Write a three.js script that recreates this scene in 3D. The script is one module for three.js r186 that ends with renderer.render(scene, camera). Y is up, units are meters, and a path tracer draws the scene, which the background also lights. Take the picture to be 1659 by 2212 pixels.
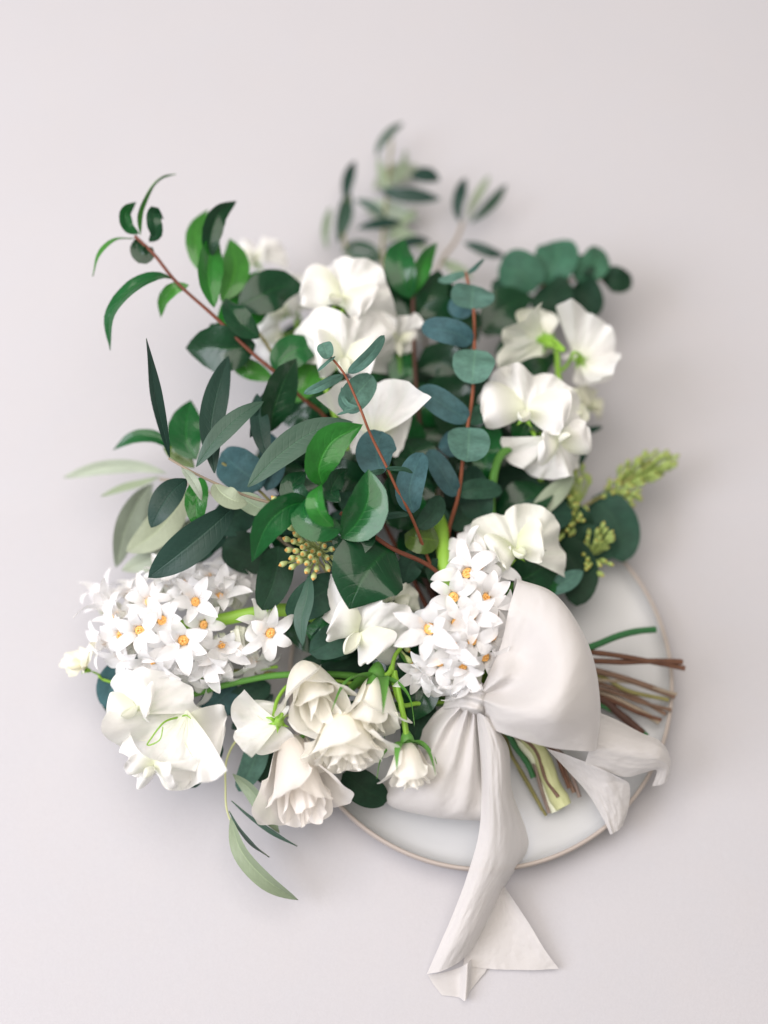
import * as THREE from 'three';
import { mergeGeometries } from 'three/addons/utils/BufferGeometryUtils.js';
import { RectAreaLightUniformsLib } from 'three/addons/lights/RectAreaLightUniformsLib.js';

// ---------------------------------------------------------------- camera, light, exposure
const W = 1659, H = 2212, FOV = 38, ELEV = 70 * Math.PI / 180, DIST = 1.1;
const scene = new THREE.Scene();
const camera = new THREE.PerspectiveCamera(FOV, 0.75, 0.05, 20);
camera.position.set(0, Math.sin(ELEV) * DIST, Math.cos(ELEV) * DIST);
camera.lookAt(0, 0, 0);
camera.focus = 0.975;
camera.userData.fStop = 1.15;
camera.updateMatrixWorld();
const renderer = new THREE.WebGLRenderer({ antialias: true });
renderer.toneMapping = THREE.LinearToneMapping;
renderer.toneMappingExposure = 1.02;
renderer.shadowMap.enabled = true;
RectAreaLightUniformsLib.init();
function areaLight(color, power, w, h, pos, target) {
  const l = new THREE.RectAreaLight(color, power, w, h);
  l.position.set(...pos); l.lookAt(...target); scene.add(l);
}
areaLight(0xf2f3ff, 7.9, 1.2, 1.2, [-1.6, 1.4, 0.42], [0, 0.05, 0]);      // tall window at the left
areaLight(0xfff5ec, 3.4, 2.4, 2.4, [-0.35, 2.25, -0.15], [0, 0, 0]);            // white ceiling
scene.background = new THREE.Color(0.33, 0.312, 0.294);                       // pale walls all round

// ---------------------------------------------------------------- helpers
let seed = 7;
function rnd() { seed |= 0; seed = seed + 0x6D2B79F5 | 0; let t = Math.imul(seed ^ seed >>> 15, 1 | seed); t = t + Math.imul(t ^ t >>> 7, 61 | t) ^ t; return ((t ^ t >>> 14) >>> 0) / 4294967296; }
const rr = (a, b) => a + (b - a) * rnd();
const V = (x, y, z) => new THREE.Vector3(x, y, z);
const CAM = camera.position.clone();
const FWD = V(0, 0, 0).sub(CAM).normalize(), RIGHT = V(1, 0, 0), UPV = V().crossVectors(RIGHT, FWD);
const TAN = Math.tan(FOV * Math.PI / 360), FPX = H / 2 / TAN;
// a place in the scene: picture column, picture row, height above the table in cm
function P(u, v, h) {
  const d = FWD.clone().addScaledVector(RIGHT, (u - W / 2) / FPX).addScaledVector(UPV, -(v - H / 2) / FPX);
  return CAM.clone().addScaledVector(d, (h / 100 - CAM.y) / d.y);
}
const pxSize = p => p.clone().sub(CAM).dot(FWD) / FPX;      // metres per picture unit at a place
const dirOf = (x, y, z) => V().addScaledVector(RIGHT, x).addScaledVector(UPV, y).addScaledVector(FWD, -z).normalize();
const names = {};
function numbered(n) { const k = names[n] = (names[n] ?? -1) + 1; return k ? `${n}_${String(k).padStart(3, '0')}` : n; }
function thing(name, label, category, base, group) {
  const g = new THREE.Group(); g.name = numbered(name); g.position.copy(base); g.userData = { label, category };
  if (group) g.userData.group = group;
  scene.add(g); return g;
}
const worldBase = o => { const p = V(0, 0, 0); for (let k = o; k && k !== scene; k = k.parent) p.add(k.position); return p; };
function part(name, geo, mat, parent, label) {
  const b = worldBase(parent); geo.translate(-b.x, -b.y, -b.z);
  const m = new THREE.Mesh(geo, mat); m.name = name; if (label) m.userData.label = label;
  parent.add(m); return m;
}
function subGroup(name, parent, at, label) {
  const g = new THREE.Group(); g.name = name; g.position.copy(at).sub(worldBase(parent)); if (label) g.userData.label = label;
  parent.add(g); return g;
}
function sheet(fn, nu, nv, color) {
  const pos = [], uv = [], col = [], idx = [];
  for (let j = 0; j <= nv; j++) for (let i = 0; i <= nu; i++) {
    const p = fn(i / nu, j / nv); pos.push(p.x, p.y, p.z); uv.push(i / nu, j / nv);
    if (color) { const c = color(i / nu, j / nv); col.push(c[0], c[1], c[2]); }
  }
  for (let j = 0; j < nv; j++) for (let i = 0; i < nu; i++) { const a = j * (nu + 1) + i, b = a + nu + 1; idx.push(a, a + 1, b, a + 1, b + 1, b); }
  const g = new THREE.BufferGeometry();
  g.setAttribute('position', new THREE.Float32BufferAttribute(pos, 3)); g.setAttribute('uv', new THREE.Float32BufferAttribute(uv, 2));
  if (color) g.setAttribute('color', new THREE.Float32BufferAttribute(col, 3));
  g.setIndex(idx); g.computeVertexNormals(); return g;
}
function tube(pts, r0, r1 = r0, seg = 8) {
  const c = new THREE.CatmullRomCurve3(pts), n = Math.max(8, pts.length * 7), g = new THREE.TubeGeometry(c, n, 1, seg), p = g.attributes.position, q = V();
  for (let i = 0; i <= n; i++) { const o = c.getPointAt(i / n), r = r0 + (r1 - r0) * i / n; for (let k = 0; k <= seg; k++) { const a = i * (seg + 1) + k; q.fromBufferAttribute(p, a).sub(o).multiplyScalar(r * (1 + 0.05 * Math.sin(i * .9 + k) + .06 * Math.exp(-(((i % 9) - 4) ** 2) * 2))).add(o); p.setXYZ(a, q.x, q.y, q.z); } }
  const caps = [0, 1].map(e => { const d = new THREE.CircleGeometry(e ? r1 : r0, seg); d.lookAt(c.getTangentAt(e).multiplyScalar(e ? 1 : -1)); d.translate(...c.getPointAt(e).toArray()); return d; });
  const out = mergeGeometries([g, ...caps]); out.computeVertexNormals(); return out;
}
function noise2(x, y) {
  const h = (i, j) => { let n = Math.imul(i, 374761393) + Math.imul(j, 668265263) | 0; n = Math.imul(n ^ n >>> 13, 1274126177); return ((n ^ n >>> 16) >>> 0) / 4294967296; };
  const i = Math.floor(x), j = Math.floor(y), s = t => t * t * (3 - 2 * t), fx = s(x - i), fy = s(y - j);
  return (h(i, j) * (1 - fx) + h(i + 1, j) * fx) * (1 - fy) + (h(i, j + 1) * (1 - fx) + h(i + 1, j + 1) * fx) * fy;
}
const fbm = (x, y) => 0.5 * noise2(x, y) + 0.27 * noise2(x * 2.1 + 7, y * 2.1) + 0.15 * noise2(x * 4.3, y * 4.3 + 3) + 0.08 * noise2(x * 9.1, y * 9.1);
function texture(w, h, f, srgb) {
  const d = new Uint8Array(w * h * 4);
  for (let j = 0; j < h; j++) for (let i = 0; i < w; i++) { const c = f((i + .5) / w, (j + .5) / h), k = 4 * (j * w + i); for (let m = 0; m < 3; m++) d[k + m] = Math.max(0, Math.min(255, 255 * (c.length ? c[m] : c))); d[k + 3] = 255; }
  const t = new THREE.DataTexture(d, w, h); t.magFilter = t.minFilter = THREE.LinearFilter; t.wrapS = t.wrapT = THREE.RepeatWrapping;
  if (srgb) t.colorSpace = THREE.SRGBColorSpace; t.needsUpdate = true; return t;
}
const lin = hex => { const c = new THREE.Color(hex); return [c.r, c.g, c.b]; };

// ---------------------------------------------------------------- materials
// leaf blade: midrib and side veins, mottled; s runs base to tip, x across
function veins(x, s, pairs, slope) {
  const a = Math.abs(x - .5) * 2, mid = Math.exp(-((a / (.035 + .04 * (1 - s))) ** 2));
  const t = (s - a * slope) * pairs, d = Math.abs(t - Math.round(t)); return [mid, Math.exp(-((d / .07) ** 2)) * (1 - a) * .8];
}
function leafTex(pairs, slope, midC, mottle) {
  const map = texture(128, 256, (x, s) => { const [m, v] = veins(x, s, pairs, slope), n = .74 + mottle * (fbm(x * 7, s * 14) - .5); return [n + (midC[0]) * m + .06 * v, n + midC[1] * m + .06 * v, n + midC[2] * m + .04 * v]; });
  const bump = texture(128, 256, (x, s) => { const [m, v] = veins(x, s, pairs, slope); return .6 - .4 * m - .3 * v + .3 * (fbm(x * 10, s * 20) - .5); });
  return { map, bumpMap: bump };
}
const texCam = leafTex(9, .22, [.5, .36, .1], .34), texOli = leafTex(16, .1, [.2, .22, .16], .16), texEuc = leafTex(12, .3, [.16, .16, .1], .5);
const M = {
  camellia: new THREE.MeshPhysicalMaterial({ ...texCam, bumpScale: .0006, roughness: .3, clearcoat: .4, clearcoatRoughness: .06, specularIntensity: .45, vertexColors: true, side: THREE.DoubleSide }),
  olive: new THREE.MeshPhysicalMaterial({ ...texOli, bumpScale: .0005, roughness: .46, specularIntensity: .7, vertexColors: true, side: THREE.DoubleSide }),
  euc: new THREE.MeshPhysicalMaterial({ ...texEuc, bumpScale: .0003, roughness: .62, specularIntensity: .4, vertexColors: true, side: THREE.DoubleSide }),
};
const std = (c, roughness = .6, extra = {}) => new THREE.MeshPhysicalMaterial({ color: new THREE.Color(...(typeof c === 'string' ? lin(c) : c)), roughness, side: THREE.DoubleSide, ...extra });
const petalBump = texture(256, 256, (x, y) => .5 + .35 * (fbm(x * 34, y * 4) - .5) + .3 * (fbm(x * 9, y * 9) - .5) + .25 * (fbm(x * 60, y * 60) - .5));
const petal = (extra = {}) => new THREE.MeshPhysicalMaterial({ vertexColors: true, roughness: .75, transmission: .3, thickness: 0, bumpMap: petalBump, bumpScale: .00025, side: THREE.DoubleSide, ...extra });
M.petal = petal(); M.waxy = petal({ roughness: .6, transmission: .38 });
M.green = std('#548a38', .5); M.fresh = std('#84b23c', .5); M.deepGreen = std('#2f6a3c', .5);
const bark = (a, b) => { const A = lin(a), B = lin(b); return new THREE.MeshPhysicalMaterial({ map: texture(64, 256, (x, y) => { const n = fbm(x * 30, y * 8); return A.map((q, k) => q + (B[k] - q) * n); }), roughness: .7, side: THREE.DoubleSide }); };
M.redStem = bark('#542e20', '#7e4632'); M.brown = bark('#5c4433', '#8a7160'); M.greyStem = bark('#86796a', '#a89a86'); M.darkStem = bark('#3c2620', '#5a3d30'); M.oliveStem = bark('#6d6b3e', '#98925c'); M.paleStem = bark('#b5bd86', '#d0d3a4'); M.rust = bark('#6e3a26', '#94583c');
M.twig = bark('#4a3024', '#7a5540'); M.mauve = bark('#6e5c54', '#9a8a80');
M.amber = std('#f8c070', .7); M.seed = std('#b4c184', .55); M.seedGreen = std('#93a75c', .6); M.seedGold = std('#a9a04e', .6);
M.seedTip = std('#c79a52', .6); M.cutEnd = std('#dfe4c8', .7);

// ---------------------------------------------------------------- leaves
const PROFILE = {
  camellia: s => Math.pow(Math.sin(Math.PI * Math.pow(s, .86)), .82) * (1 - .25 * Math.pow(s, 6)) * (1 + .018 * Math.sin(s * 150)),
  olive: s => Math.pow(Math.sin(Math.PI * Math.pow(s, 1.02)), .72),
  euc: s => Math.sqrt(Math.max(0, 1 - (2 * s - 1) ** 2)) * (1.08 - .16 * s),
  oval: s => Math.pow(Math.sin(Math.PI * Math.pow(s, .92)), .66),
};
const TONE = {            // upper side, under side
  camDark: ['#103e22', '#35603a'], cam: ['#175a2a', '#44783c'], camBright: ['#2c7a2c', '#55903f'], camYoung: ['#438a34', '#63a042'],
  olive: ['#3c5a4a', '#a9b49c'], oliveDark: ['#24443a', '#98a48c'], oliveBack: ['#a9b6a4', '#4e6e5c'], oliveTan: ['#9aa68e', '#5e6e54'], olivePale: ['#93a488', '#6e8a68'],
  euc: ['#547a6e', '#5f8272'], eucDark: ['#28493a', '#345a42'], eucBlue: ['#3c5e62', '#486a62'], eucMid: ['#3f6b54', '#3a5f4a'], eucDeep: ['#1a3a28', '#264833'], lime: ['#4e6a2a', '#5f7a34'],
};
// path: [u, v, h] points from base to tip; w width; roll turns the blade round its length, fold closes it, cup hollows it
function leafGeo(path, w, kind, tone, o = {}) {
  const pts = path.map(p => P(p[0], p[1], p[2])), n = o.n ?? 18, m = o.m ?? 8;
  const curve = new THREE.CatmullRomCurve3(pts, false, 'centripetal'), mid = curve.getPointAt(.5), hwMax = w * pxSize(mid) / 2;
  const axis = pts[pts.length - 1].clone().sub(pts[0]).normalize(), N0 = CAM.clone().sub(mid).normalize().applyAxisAngle(axis, (o.roll ?? rr(-24, 24)) * Math.PI / 180);
  const fold = (o.fold ?? 12) * Math.PI / 180, cup = o.cup ?? 0, twist = (o.twist ?? rr(-16, 16)) * Math.PI / 180, wave = o.wave ?? (kind === 'euc' ? .11 : .07), ph = rr(0, 6), thick = .0004;
  const prof = PROFILE[kind], [top, under] = TONE[tone].map(lin), k = rr(.85, 1.15), tint = rr(-.04, .04);
  const rows = [];
  for (let j = 0; j <= n; j++) {
    const s = j / n, c = curve.getPointAt(s), t = curve.getTangentAt(s), N = N0.clone().applyAxisAngle(t, twist * (s - .3));
    const side = V().crossVectors(t, N).normalize(), nn = V().crossVectors(side, t).normalize(), hw = hwMax * Math.max(prof(s), s < .08 ? .05 : 0.004);
    rows.push([c, side, nn, hw, s]);
  }
  const build = sgn => sheet((x, y) => {
    const [c, side, nn, hw, s] = rows[Math.round(y * n)], a = 2 * x - 1, b = Math.abs(a);
    return c.clone().addScaledVector(side, a * hw * Math.cos(fold)).addScaledVector(nn, b * hw * Math.sin(fold) + cup * a * a * hw + wave * hw * b * Math.sin(s * 9 + ph + a) + sgn * thick * (1 - a * a));
  }, m, n, (x, y) => { const q = sgn > 0 ? top : under, z = 1.12 * k; return [q[0] * (z + tint), q[1] * z, q[2] * (z - tint)]; });
  const A = build(1), B = build(-1); const ix = B.index.array; for (let i = 0; i < ix.length; i += 3) { const t = ix[i]; ix[i] = ix[i + 1]; ix[i + 1] = t; } B.computeVertexNormals();
  return mergeGeometries([A, B]);
}
function leaf(parent, path, w, tone, o = {}) {
  const kind = o.kind ?? (tone[0] === 'c' ? 'camellia' : tone[0] === 'o' ? 'olive' : 'euc');
  const mat = tone[0] === 'c' || tone === 'lime' ? M.camellia : tone[0] === 'o' ? M.olive : M.euc;
  const h0 = o.h; const p = h0 === undefined ? path : path.map((q, i) => [q[0], q[1], q[2] ?? (Array.isArray(h0) ? h0[0] + (h0[1] - h0[0]) * i / (path.length - 1) : h0)]);
  return part('leaf', leafGeo(p, w, kind, tone, o), mat, parent, o.label);
}
const line = pts => pts.map(p => P(...p));
const KNOT = P(1035, 1512, 5);
function stem(parent, pts, w, mat, w1 = w, name = 'stem') { const q = line(pts), s = pxSize(q[0]) / 2; return part(name, tube(q, w * s, w1 * s), mat, parent); }

// ---------------------------------------------------------------- the setting: table, plate
{
  const g = new THREE.PlaneGeometry(3.2, 3.2, 1, 1); g.rotateX(-Math.PI / 2);
  const map = texture(1024, 1024, (x, y) => { const n = .95 + .035 * (fbm(x * 5, y * 5) - .5) + .035 * (rnd() - .5), w = .012 * (fbm(x * 40, y * 40) - .5); return [n + w, n, n - w]; }); map.repeat.set(4, 4);
  const grain = texture(512, 512, (x, y) => .5 + .5 * (rnd() - .5) + .4 * (fbm(x * 60, y * 60) - .5)); grain.repeat.set(9, 9);
  const t = new THREE.Mesh(g, new THREE.MeshPhysicalMaterial({ color: new THREE.Color(.515, .508, .53), map, bumpMap: grain, bumpScale: .00012, roughness: .62, specularIntensity: .35 }));
  t.name = 'table_surface'; t.userData = { kind: 'structure', label: 'smooth pale pink grey table surface under the bouquet and plate', category: 'table' }; scene.add(t);
}
const PX = .0675, PZ = .128, PR = .1345;
{
  const pl = thing('ceramic_plate', 'round pale grey ceramic plate with a raised rim lying under the stems and ribbon', 'plate', V(PX, 0, PZ));
  const L = a => new THREE.LatheGeometry(a.map(p => new THREE.Vector2(...p)), 128).translate(PX, 0, PZ);
  const c = new THREE.CatmullRomCurve3([[.0001, .009], [.05, .009], [.1, .0092], [.118, .0098], [.1262, .0125], [.1302, .017], [.1316, .0205]].map(p => V(p[0], p[1], 0))).getPoints(50);
  const glaze = texture(512, 512, (x, y) => { const n = .95 + .1 * (fbm(x * 9, y * 5) - .5); return [n, n, n]; });
  part('plate_dish', L(c.map(p => [p.x, p.y])), new THREE.MeshPhysicalMaterial({ color: new THREE.Color(.60, .615, .63), map: glaze, roughness: .4, specularIntensity: .6, side: THREE.DoubleSide }), pl);
  part('rim', L([[.1316, .0205], [.132, .0214], [.1328, .0219], [.1338, .0215], [.1344, .0204], [.1345, .018], [.134, .013], [.131, .0075], [.126, .003], [.12, .0008], [.001, .0006]]), std('#b0a69e', .65), pl);
}

// ---------------------------------------------------------------- ribbon: surfaces through nets of points
function net(rows, nu, nv, disp) {
  const R = rows.map(r => r.map(p => P(...p)));
  const cr = (a, b, c, d, t) => V().addScaledVector(a, -.5 * t + t * t - .5 * t * t * t).addScaledVector(b, 1 - 2.5 * t * t + 1.5 * t * t * t).addScaledVector(c, .5 * t + 2 * t * t - 1.5 * t * t * t).addScaledVector(d, -.5 * t * t + .5 * t * t * t);
  const at = (A, x) => { const n = A.length - 1, i = Math.min(n - 1, Math.floor(x * n)), t = x * n - i, g = k => k < 0 ? A[0].clone().multiplyScalar(2).sub(A[1]) : k > n ? A[n].clone().multiplyScalar(2).sub(A[n - 1]) : A[k]; return cr(g(i - 1), g(i), g(i + 1), g(i + 2), t); };
  return sheet((x, y) => { const p = at(R.map(r => at(r, x)), y); if (disp) { const d = disp(x, y); p.addScaledVector(FWD, -d); } return p; }, nu, nv);
}
{
  const rb = thing('silk_ribbon_bow', 'wide off white silk ribbon tied in a bow with long trailing tails', 'ribbon', P(1035, 1512, 1));
  const weave = texture(256, 256, (x, y) => .5 + .25 * Math.sin(x * 256 * Math.PI / 2) * Math.sin(y * 256 * Math.PI / 2) + .5 * (fbm(x * 20, y * 20) - .5));
  weave.repeat.set(5, 5);
  const silk = new THREE.MeshPhysicalMaterial({ color: new THREE.Color(.775, .752, .735), roughness: .62, sheen: .4, sheenRoughness: .4, sheenColor: new THREE.Color(1, .97, .95), transmission: .3, thickness: 0, bumpMap: weave, bumpScale: .0003, side: THREE.DoubleSide });
  const ridge = (x, y) => 1 - Math.abs(2 * fbm(x, y) - 1);
  const rip = (k, a) => (x, y) => a * (fbm(x * 5 + k, y * 4) - .5) + .0011 * ridge(x * 7 + k, y * 3 + x * 2) + .0004 * ridge(x * 3 + k, y * 14 + x * 5) + .0003 * fbm(x * 40, y * 40);
  part('loop', net([
    [[1040, 1488, 8.2], [1043, 1494, 9], [1044, 1503, 8.7], [1044, 1513, 9.2], [1040, 1528, 7.6]],
    [[1062, 1440, 8.8], [1082, 1462, 10.2], [1088, 1490, 9.2], [1092, 1530, 10.6], [1063, 1572, 8.2]],
    [[1083, 1388, 9.6], [1128, 1420, 9.8], [1160, 1475, 11.6], [1150, 1540, 12], [1118, 1594, 8.8]],
    [[1100, 1310, 10.6], [1170, 1345, 11.4], [1222, 1432, 12.8], [1214, 1540, 12.2], [1188, 1614, 8.6]],
    [[1116, 1256, 10.4], [1198, 1290, 11], [1262, 1392, 11.6], [1282, 1512, 10.6], [1266, 1622, 7.8]],
    [[1110, 1256, 8.6], [1200, 1296, 8.6], [1270, 1400, 8.6], [1294, 1522, 8], [1286, 1618, 6.4]],
    [[1105, 1310, 6.6], [1180, 1355, 6.4], [1238, 1425, 6.4], [1252, 1522, 6.2], [1236, 1600, 5.4]],
    [[1070, 1430, 6], [1100, 1450, 6], [1110, 1480, 6], [1105, 1520, 5.8], [1090, 1560, 5.2]],
    [[1040, 1490, 5.6], [1045, 1500, 5.6], [1046, 1510, 5.6], [1045, 1520, 5.6], [1040, 1530, 5.4]]], 60, 90, rip(3, .004)), silk, rb);
  part('loop', net([
    [[975, 1512, 6.6], [992, 1524, 7.6], [1005, 1531, 7.8], [1018, 1538, 7.8], [1032, 1546, 7]],
    [[938, 1540, 5.4], [955, 1566, 7], [988, 1578, 7.3], [1015, 1588, 7.4], [1040, 1600, 6.2]],
    [[902, 1592, 4.2], [922, 1632, 6.4], [965, 1650, 6.9], [1010, 1660, 7], [1046, 1660, 6]],
    [[862, 1655, 3.2], [890, 1694, 5.4], [940, 1714, 6], [1000, 1725, 6.2], [1044, 1725, 5.6]],
    [[824, 1698, 2.4], [850, 1734, 3.9], [930, 1756, 4.6], [985, 1764, 4.9], [1040, 1766, 4.8]],
    [[836, 1704, 1.9], [856, 1736, 2.4], [930, 1756, 2.9], [985, 1763, 3.1], [1038, 1765, 3.4]],
    [[900, 1640, 2.4], [930, 1660, 2.6], [960, 1680, 2.8], [1000, 1690, 3], [1030, 1690, 3.2]],
    [[985, 1530, 4], [1000, 1535, 4.1], [1010, 1540, 4.2], [1020, 1545, 4.3], [1030, 1550, 4.4]]], 70, 80, (x, y) => (y < .6 ? 1 : 0) * .0045 * Math.max(0, .6 - y) / .6 * Math.cos(x * Math.PI * 7 + y * 3) + .002 * (fbm(x * 6, y * 5) - .5)), silk, rb);
  part('knot', net([
    [[955, 1478, 5.4], [965, 1492, 6.4], [962, 1508, 6.6], [958, 1524, 6.4], [950, 1540, 5]],
    [[985, 1466, 6.6], [992, 1486, 7.8], [994, 1506, 8], [990, 1526, 7.8], [985, 1546, 6.2]],
    [[1010, 1462, 7.4], [1018, 1486, 8.6], [1022, 1508, 9], [1020, 1532, 8.6], [1012, 1556, 6.8]],
    [[1034, 1470, 7.6], [1042, 1490, 8.8], [1046, 1508, 9.2], [1044, 1530, 8.6], [1036, 1552, 7]],
    [[1050, 1482, 6], [1056, 1496, 7], [1058, 1510, 7.2], [1056, 1528, 7], [1050, 1545, 6]]], 60, 40, (x, y) => .0022 * Math.sin(x * 24 + 3 * Math.sin(y * 4)) + .002 * (fbm(x * 8, y * 8) - .5)), silk, rb);
  part('tail', net([
    [[1028, 1540, 7.4], [1036, 1540, 8.4], [1045, 1545, 8.8], [1055, 1552, 8.4], [1062, 1560, 7.2]],
    [[1036, 1620, 6.8], [1052, 1616, 8], [1072, 1612, 8.2], [1088, 1612, 7.6], [1098, 1614, 6]],
    [[1040, 1710, 5.8], [1056, 1706, 7], [1078, 1702, 7.2], [1096, 1702, 6.4], [1106, 1706, 4.8]],
    [[1034, 1800, 4.8], [1058, 1794, 5.8], [1088, 1788, 5.6], [1115, 1786, 4.4], [1136, 1792, 2.8]],
    [[1012, 1880, 3.6], [1042, 1872, 4.6], [1082, 1864, 4.3], [1116, 1852, 3.2], [1138, 1838, 1.8]],
    [[984, 1960, 2.6], [1014, 1952, 3.5], [1050, 1936, 3.1], [1080, 1918, 2.1], [1098, 1900, .9]],
    [[950, 2040, 1.6], [982, 2032, 2.4], [1018, 2016, 2.1], [1045, 1992, 1.3], [1062, 1968, .5]],
    [[922, 2104, .5], [955, 2096, 1.1], [990, 2078, 1], [1015, 2054, .7], [1032, 2030, .35]]], 40, 80, rip(9, .004)), silk, rb, 'long front tail hanging over the plate rim');
  part('tail', net([
    [[1060, 1890, .9], [1074, 1896, 1.2], [1085, 1908, 1.5], [1096, 1924, 1.9]],
    [[1030, 1960, .5], [1070, 1965, .6], [1105, 1975, .9], [1140, 1990, 1.4]],
    [[1010, 2030, .25], [1060, 2035, .3], [1115, 2040, .4], [1175, 2048, .9]],
    [[1000, 2085, .2], [1060, 2092, .2], [1130, 2094, .25], [1207, 2092, .4]]], 40, 40, rip(2, .0015)), silk, rb, 'flat tail end lying on the table');
  part('tail', net([
    [[925, 2106, .2], [960, 2100, .25], [992, 2090, .35], [1010, 2080, 1.1], [1022, 2070, .3], [1060, 2060, .2]],
    [[935, 2125, .15], [965, 2125, .18], [992, 2122, .25], [1008, 2120, .9], [1020, 2110, .25], [1050, 2096, .2]],
    [[955, 2150, .12], [975, 2152, .14], [992, 2155, .2], [1005, 2162, .7], [1016, 2140, .2], [1040, 2110, .15]]], 40, 24), silk, rb, 'sheer creased ribbon end flat on the table');
  part('tail', net([
    [[1285, 1535, 5.8], [1284, 1560, 6.4], [1280, 1590, 6.6], [1272, 1620, 6.2], [1262, 1650, 5.4]],
    [[1335, 1556, 5.2], [1334, 1580, 6], [1326, 1610, 6.3], [1316, 1638, 5.8], [1305, 1664, 5]],
    [[1384, 1582, 4.8], [1384, 1602, 5.5], [1378, 1628, 5.8], [1366, 1654, 5.2], [1352, 1678, 4.4]],
    [[1422, 1598, 4.3], [1426, 1616, 5], [1422, 1638, 5.2], [1408, 1656, 4.8], [1392, 1668, 4.2]],
    [[1442, 1622, 3.6], [1447, 1640, 4], [1443, 1656, 4.1], [1432, 1662, 4], [1418, 1664, 3.8]],
    [[1446, 1652, 2.8], [1446, 1668, 3], [1440, 1684, 3], [1428, 1694, 2.9], [1408, 1698, 2.6]]], 40, 50, rip(5, .002)), silk, rb, 'curled tail tip beyond the plate rim');
  part('tail', net([
    [[1180, 1616, 5.2], [1230, 1632, 5.4], [1290, 1656, 5.4], [1340, 1680, 4.6]],
    [[1222, 1660, 4], [1262, 1670, 4.4], [1312, 1688, 4.4], [1358, 1692, 3.8]],
    [[1268, 1712, 3.2], [1292, 1716, 3.6], [1326, 1724, 3.6], [1360, 1722, 3]],
    [[1300, 1764, 2.6], [1315, 1764, 2.9], [1336, 1762, 2.8], [1354, 1754, 2.4]],
    [[1318, 1802, 2.3], [1326, 1798, 2.4], [1336, 1792, 2.3], [1344, 1784, 2.1]]], 36, 40, rip(7, .003)), silk, rb, 'second tail end falling over the plate edge');
}
// ---------------------------------------------------------------- greenery
// stems run on through the knot to a cut end on the plate
const K = (d, h) => [1035 + d, 1512 + d * .6, h];
const END = {                              // the ends seen right of the bow
  green: [[1180, 1440, 4.6], [1290, 1392, 4.2], [1362, 1366, 3.9], [1416, 1360, 3.6]],
  red: [[1180, 1410, 4.4], [1285, 1410, 4.2], [1400, 1428, 3.8], [1479, 1444, 3.4]],
  fork: [[1180, 1425, 4.2], [1285, 1428, 3.9], [1350, 1430, 3.7], [1420, 1428, 3.8], [1474, 1430, 3.6]],
  grey: [[1180, 1440, 4], [1300, 1452, 3.2], [1380, 1476, 2.9], [1458, 1504, 2.6]],
  yellow: [[1180, 1450, 3.8], [1300, 1462, 2.9], [1350, 1490, 2.7], [1444, 1512, 2.5]],
  slim: [[1180, 1460, 3.6], [1300, 1478, 2.7], [1370, 1505, 2.4], [1438, 1543, 2.2]],
  mauve: [[1180, 1470, 3.4], [1300, 1496, 2.5], [1360, 1524, 2.3], [1424, 1560, 2]],
  dark: [[1180, 1480, 3.2], [1300, 1512, 2.5], [1345, 1548, 2.3], [1388, 1584, 2]],
  // and those below the bow
  oliveLow: [[1075, 1580, 4], [1100, 1624, 2.6], [1140, 1690, 2], [1172, 1750, 1.7]],
  tealLow: [[1090, 1575, 4.2], [1118, 1620, 3.2], [1140, 1650, 2.8], [1152, 1680, 2.6]],
  greyLow: [[1095, 1570, 4.2], [1145, 1625, 2.9], [1165, 1690, 2.4], [1186, 1756, 1.9]],
  thinLow: [[1100, 1570, 4.4], [1158, 1622, 3.4], [1178, 1680, 3], [1206, 1722, 2.9]],
  thick: [[1105, 1560, 4], [1165, 1625, 2.9], [1190, 1690, 2.5], [1216, 1742, 2.2]],
  pale: [[1100, 1575, 3.6], [1160, 1650, 2.4], [1184, 1710, 2], [1202, 1752, 1.8]],
  brownLow: [[1120, 1560, 4], [1198, 1625, 2.8], [1215, 1665, 2.4], [1230, 1702, 2.1]],
  mauveLow: [[1130, 1560, 3.8], [1222, 1640, 2.6], [1238, 1680, 2.2], [1252, 1722, 1.9]],
};
const ENDMAT = { green: M.deepGreen, red: M.twig, fork: M.twig, grey: M.brown, yellow: M.oliveStem, slim: M.brown, mauve: M.greyStem, dark: M.darkStem, oliveLow: M.oliveStem, tealLow: M.deepGreen, greyLow: M.mauve, thinLow: M.brown, brownLow: M.twig, mauveLow: M.mauve };
function cutStem(t, k, end, w) { const p = [k, ...END[end]]; stem(t, p, w * 1.15, ENDMAT[end], w * 1.05, 'cut_stem'); }
function spray(name, label, category, route, w, mat, end, w1 = w, group) {
  const last = route[route.length - 1], t = thing(name, label, category, P(last[0], last[1], Math.max(0, last[2] - 1)), group);
  const k = K(rr(-22, 8), rr(4, 6)); stem(t, end ? [...route, k] : route, w, mat, w1);
  if (end) cutStem(t, k, end, w1);
  return t;
}
const Ls = (t, list) => list.forEach(a => leaf(t, ...a));

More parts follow.
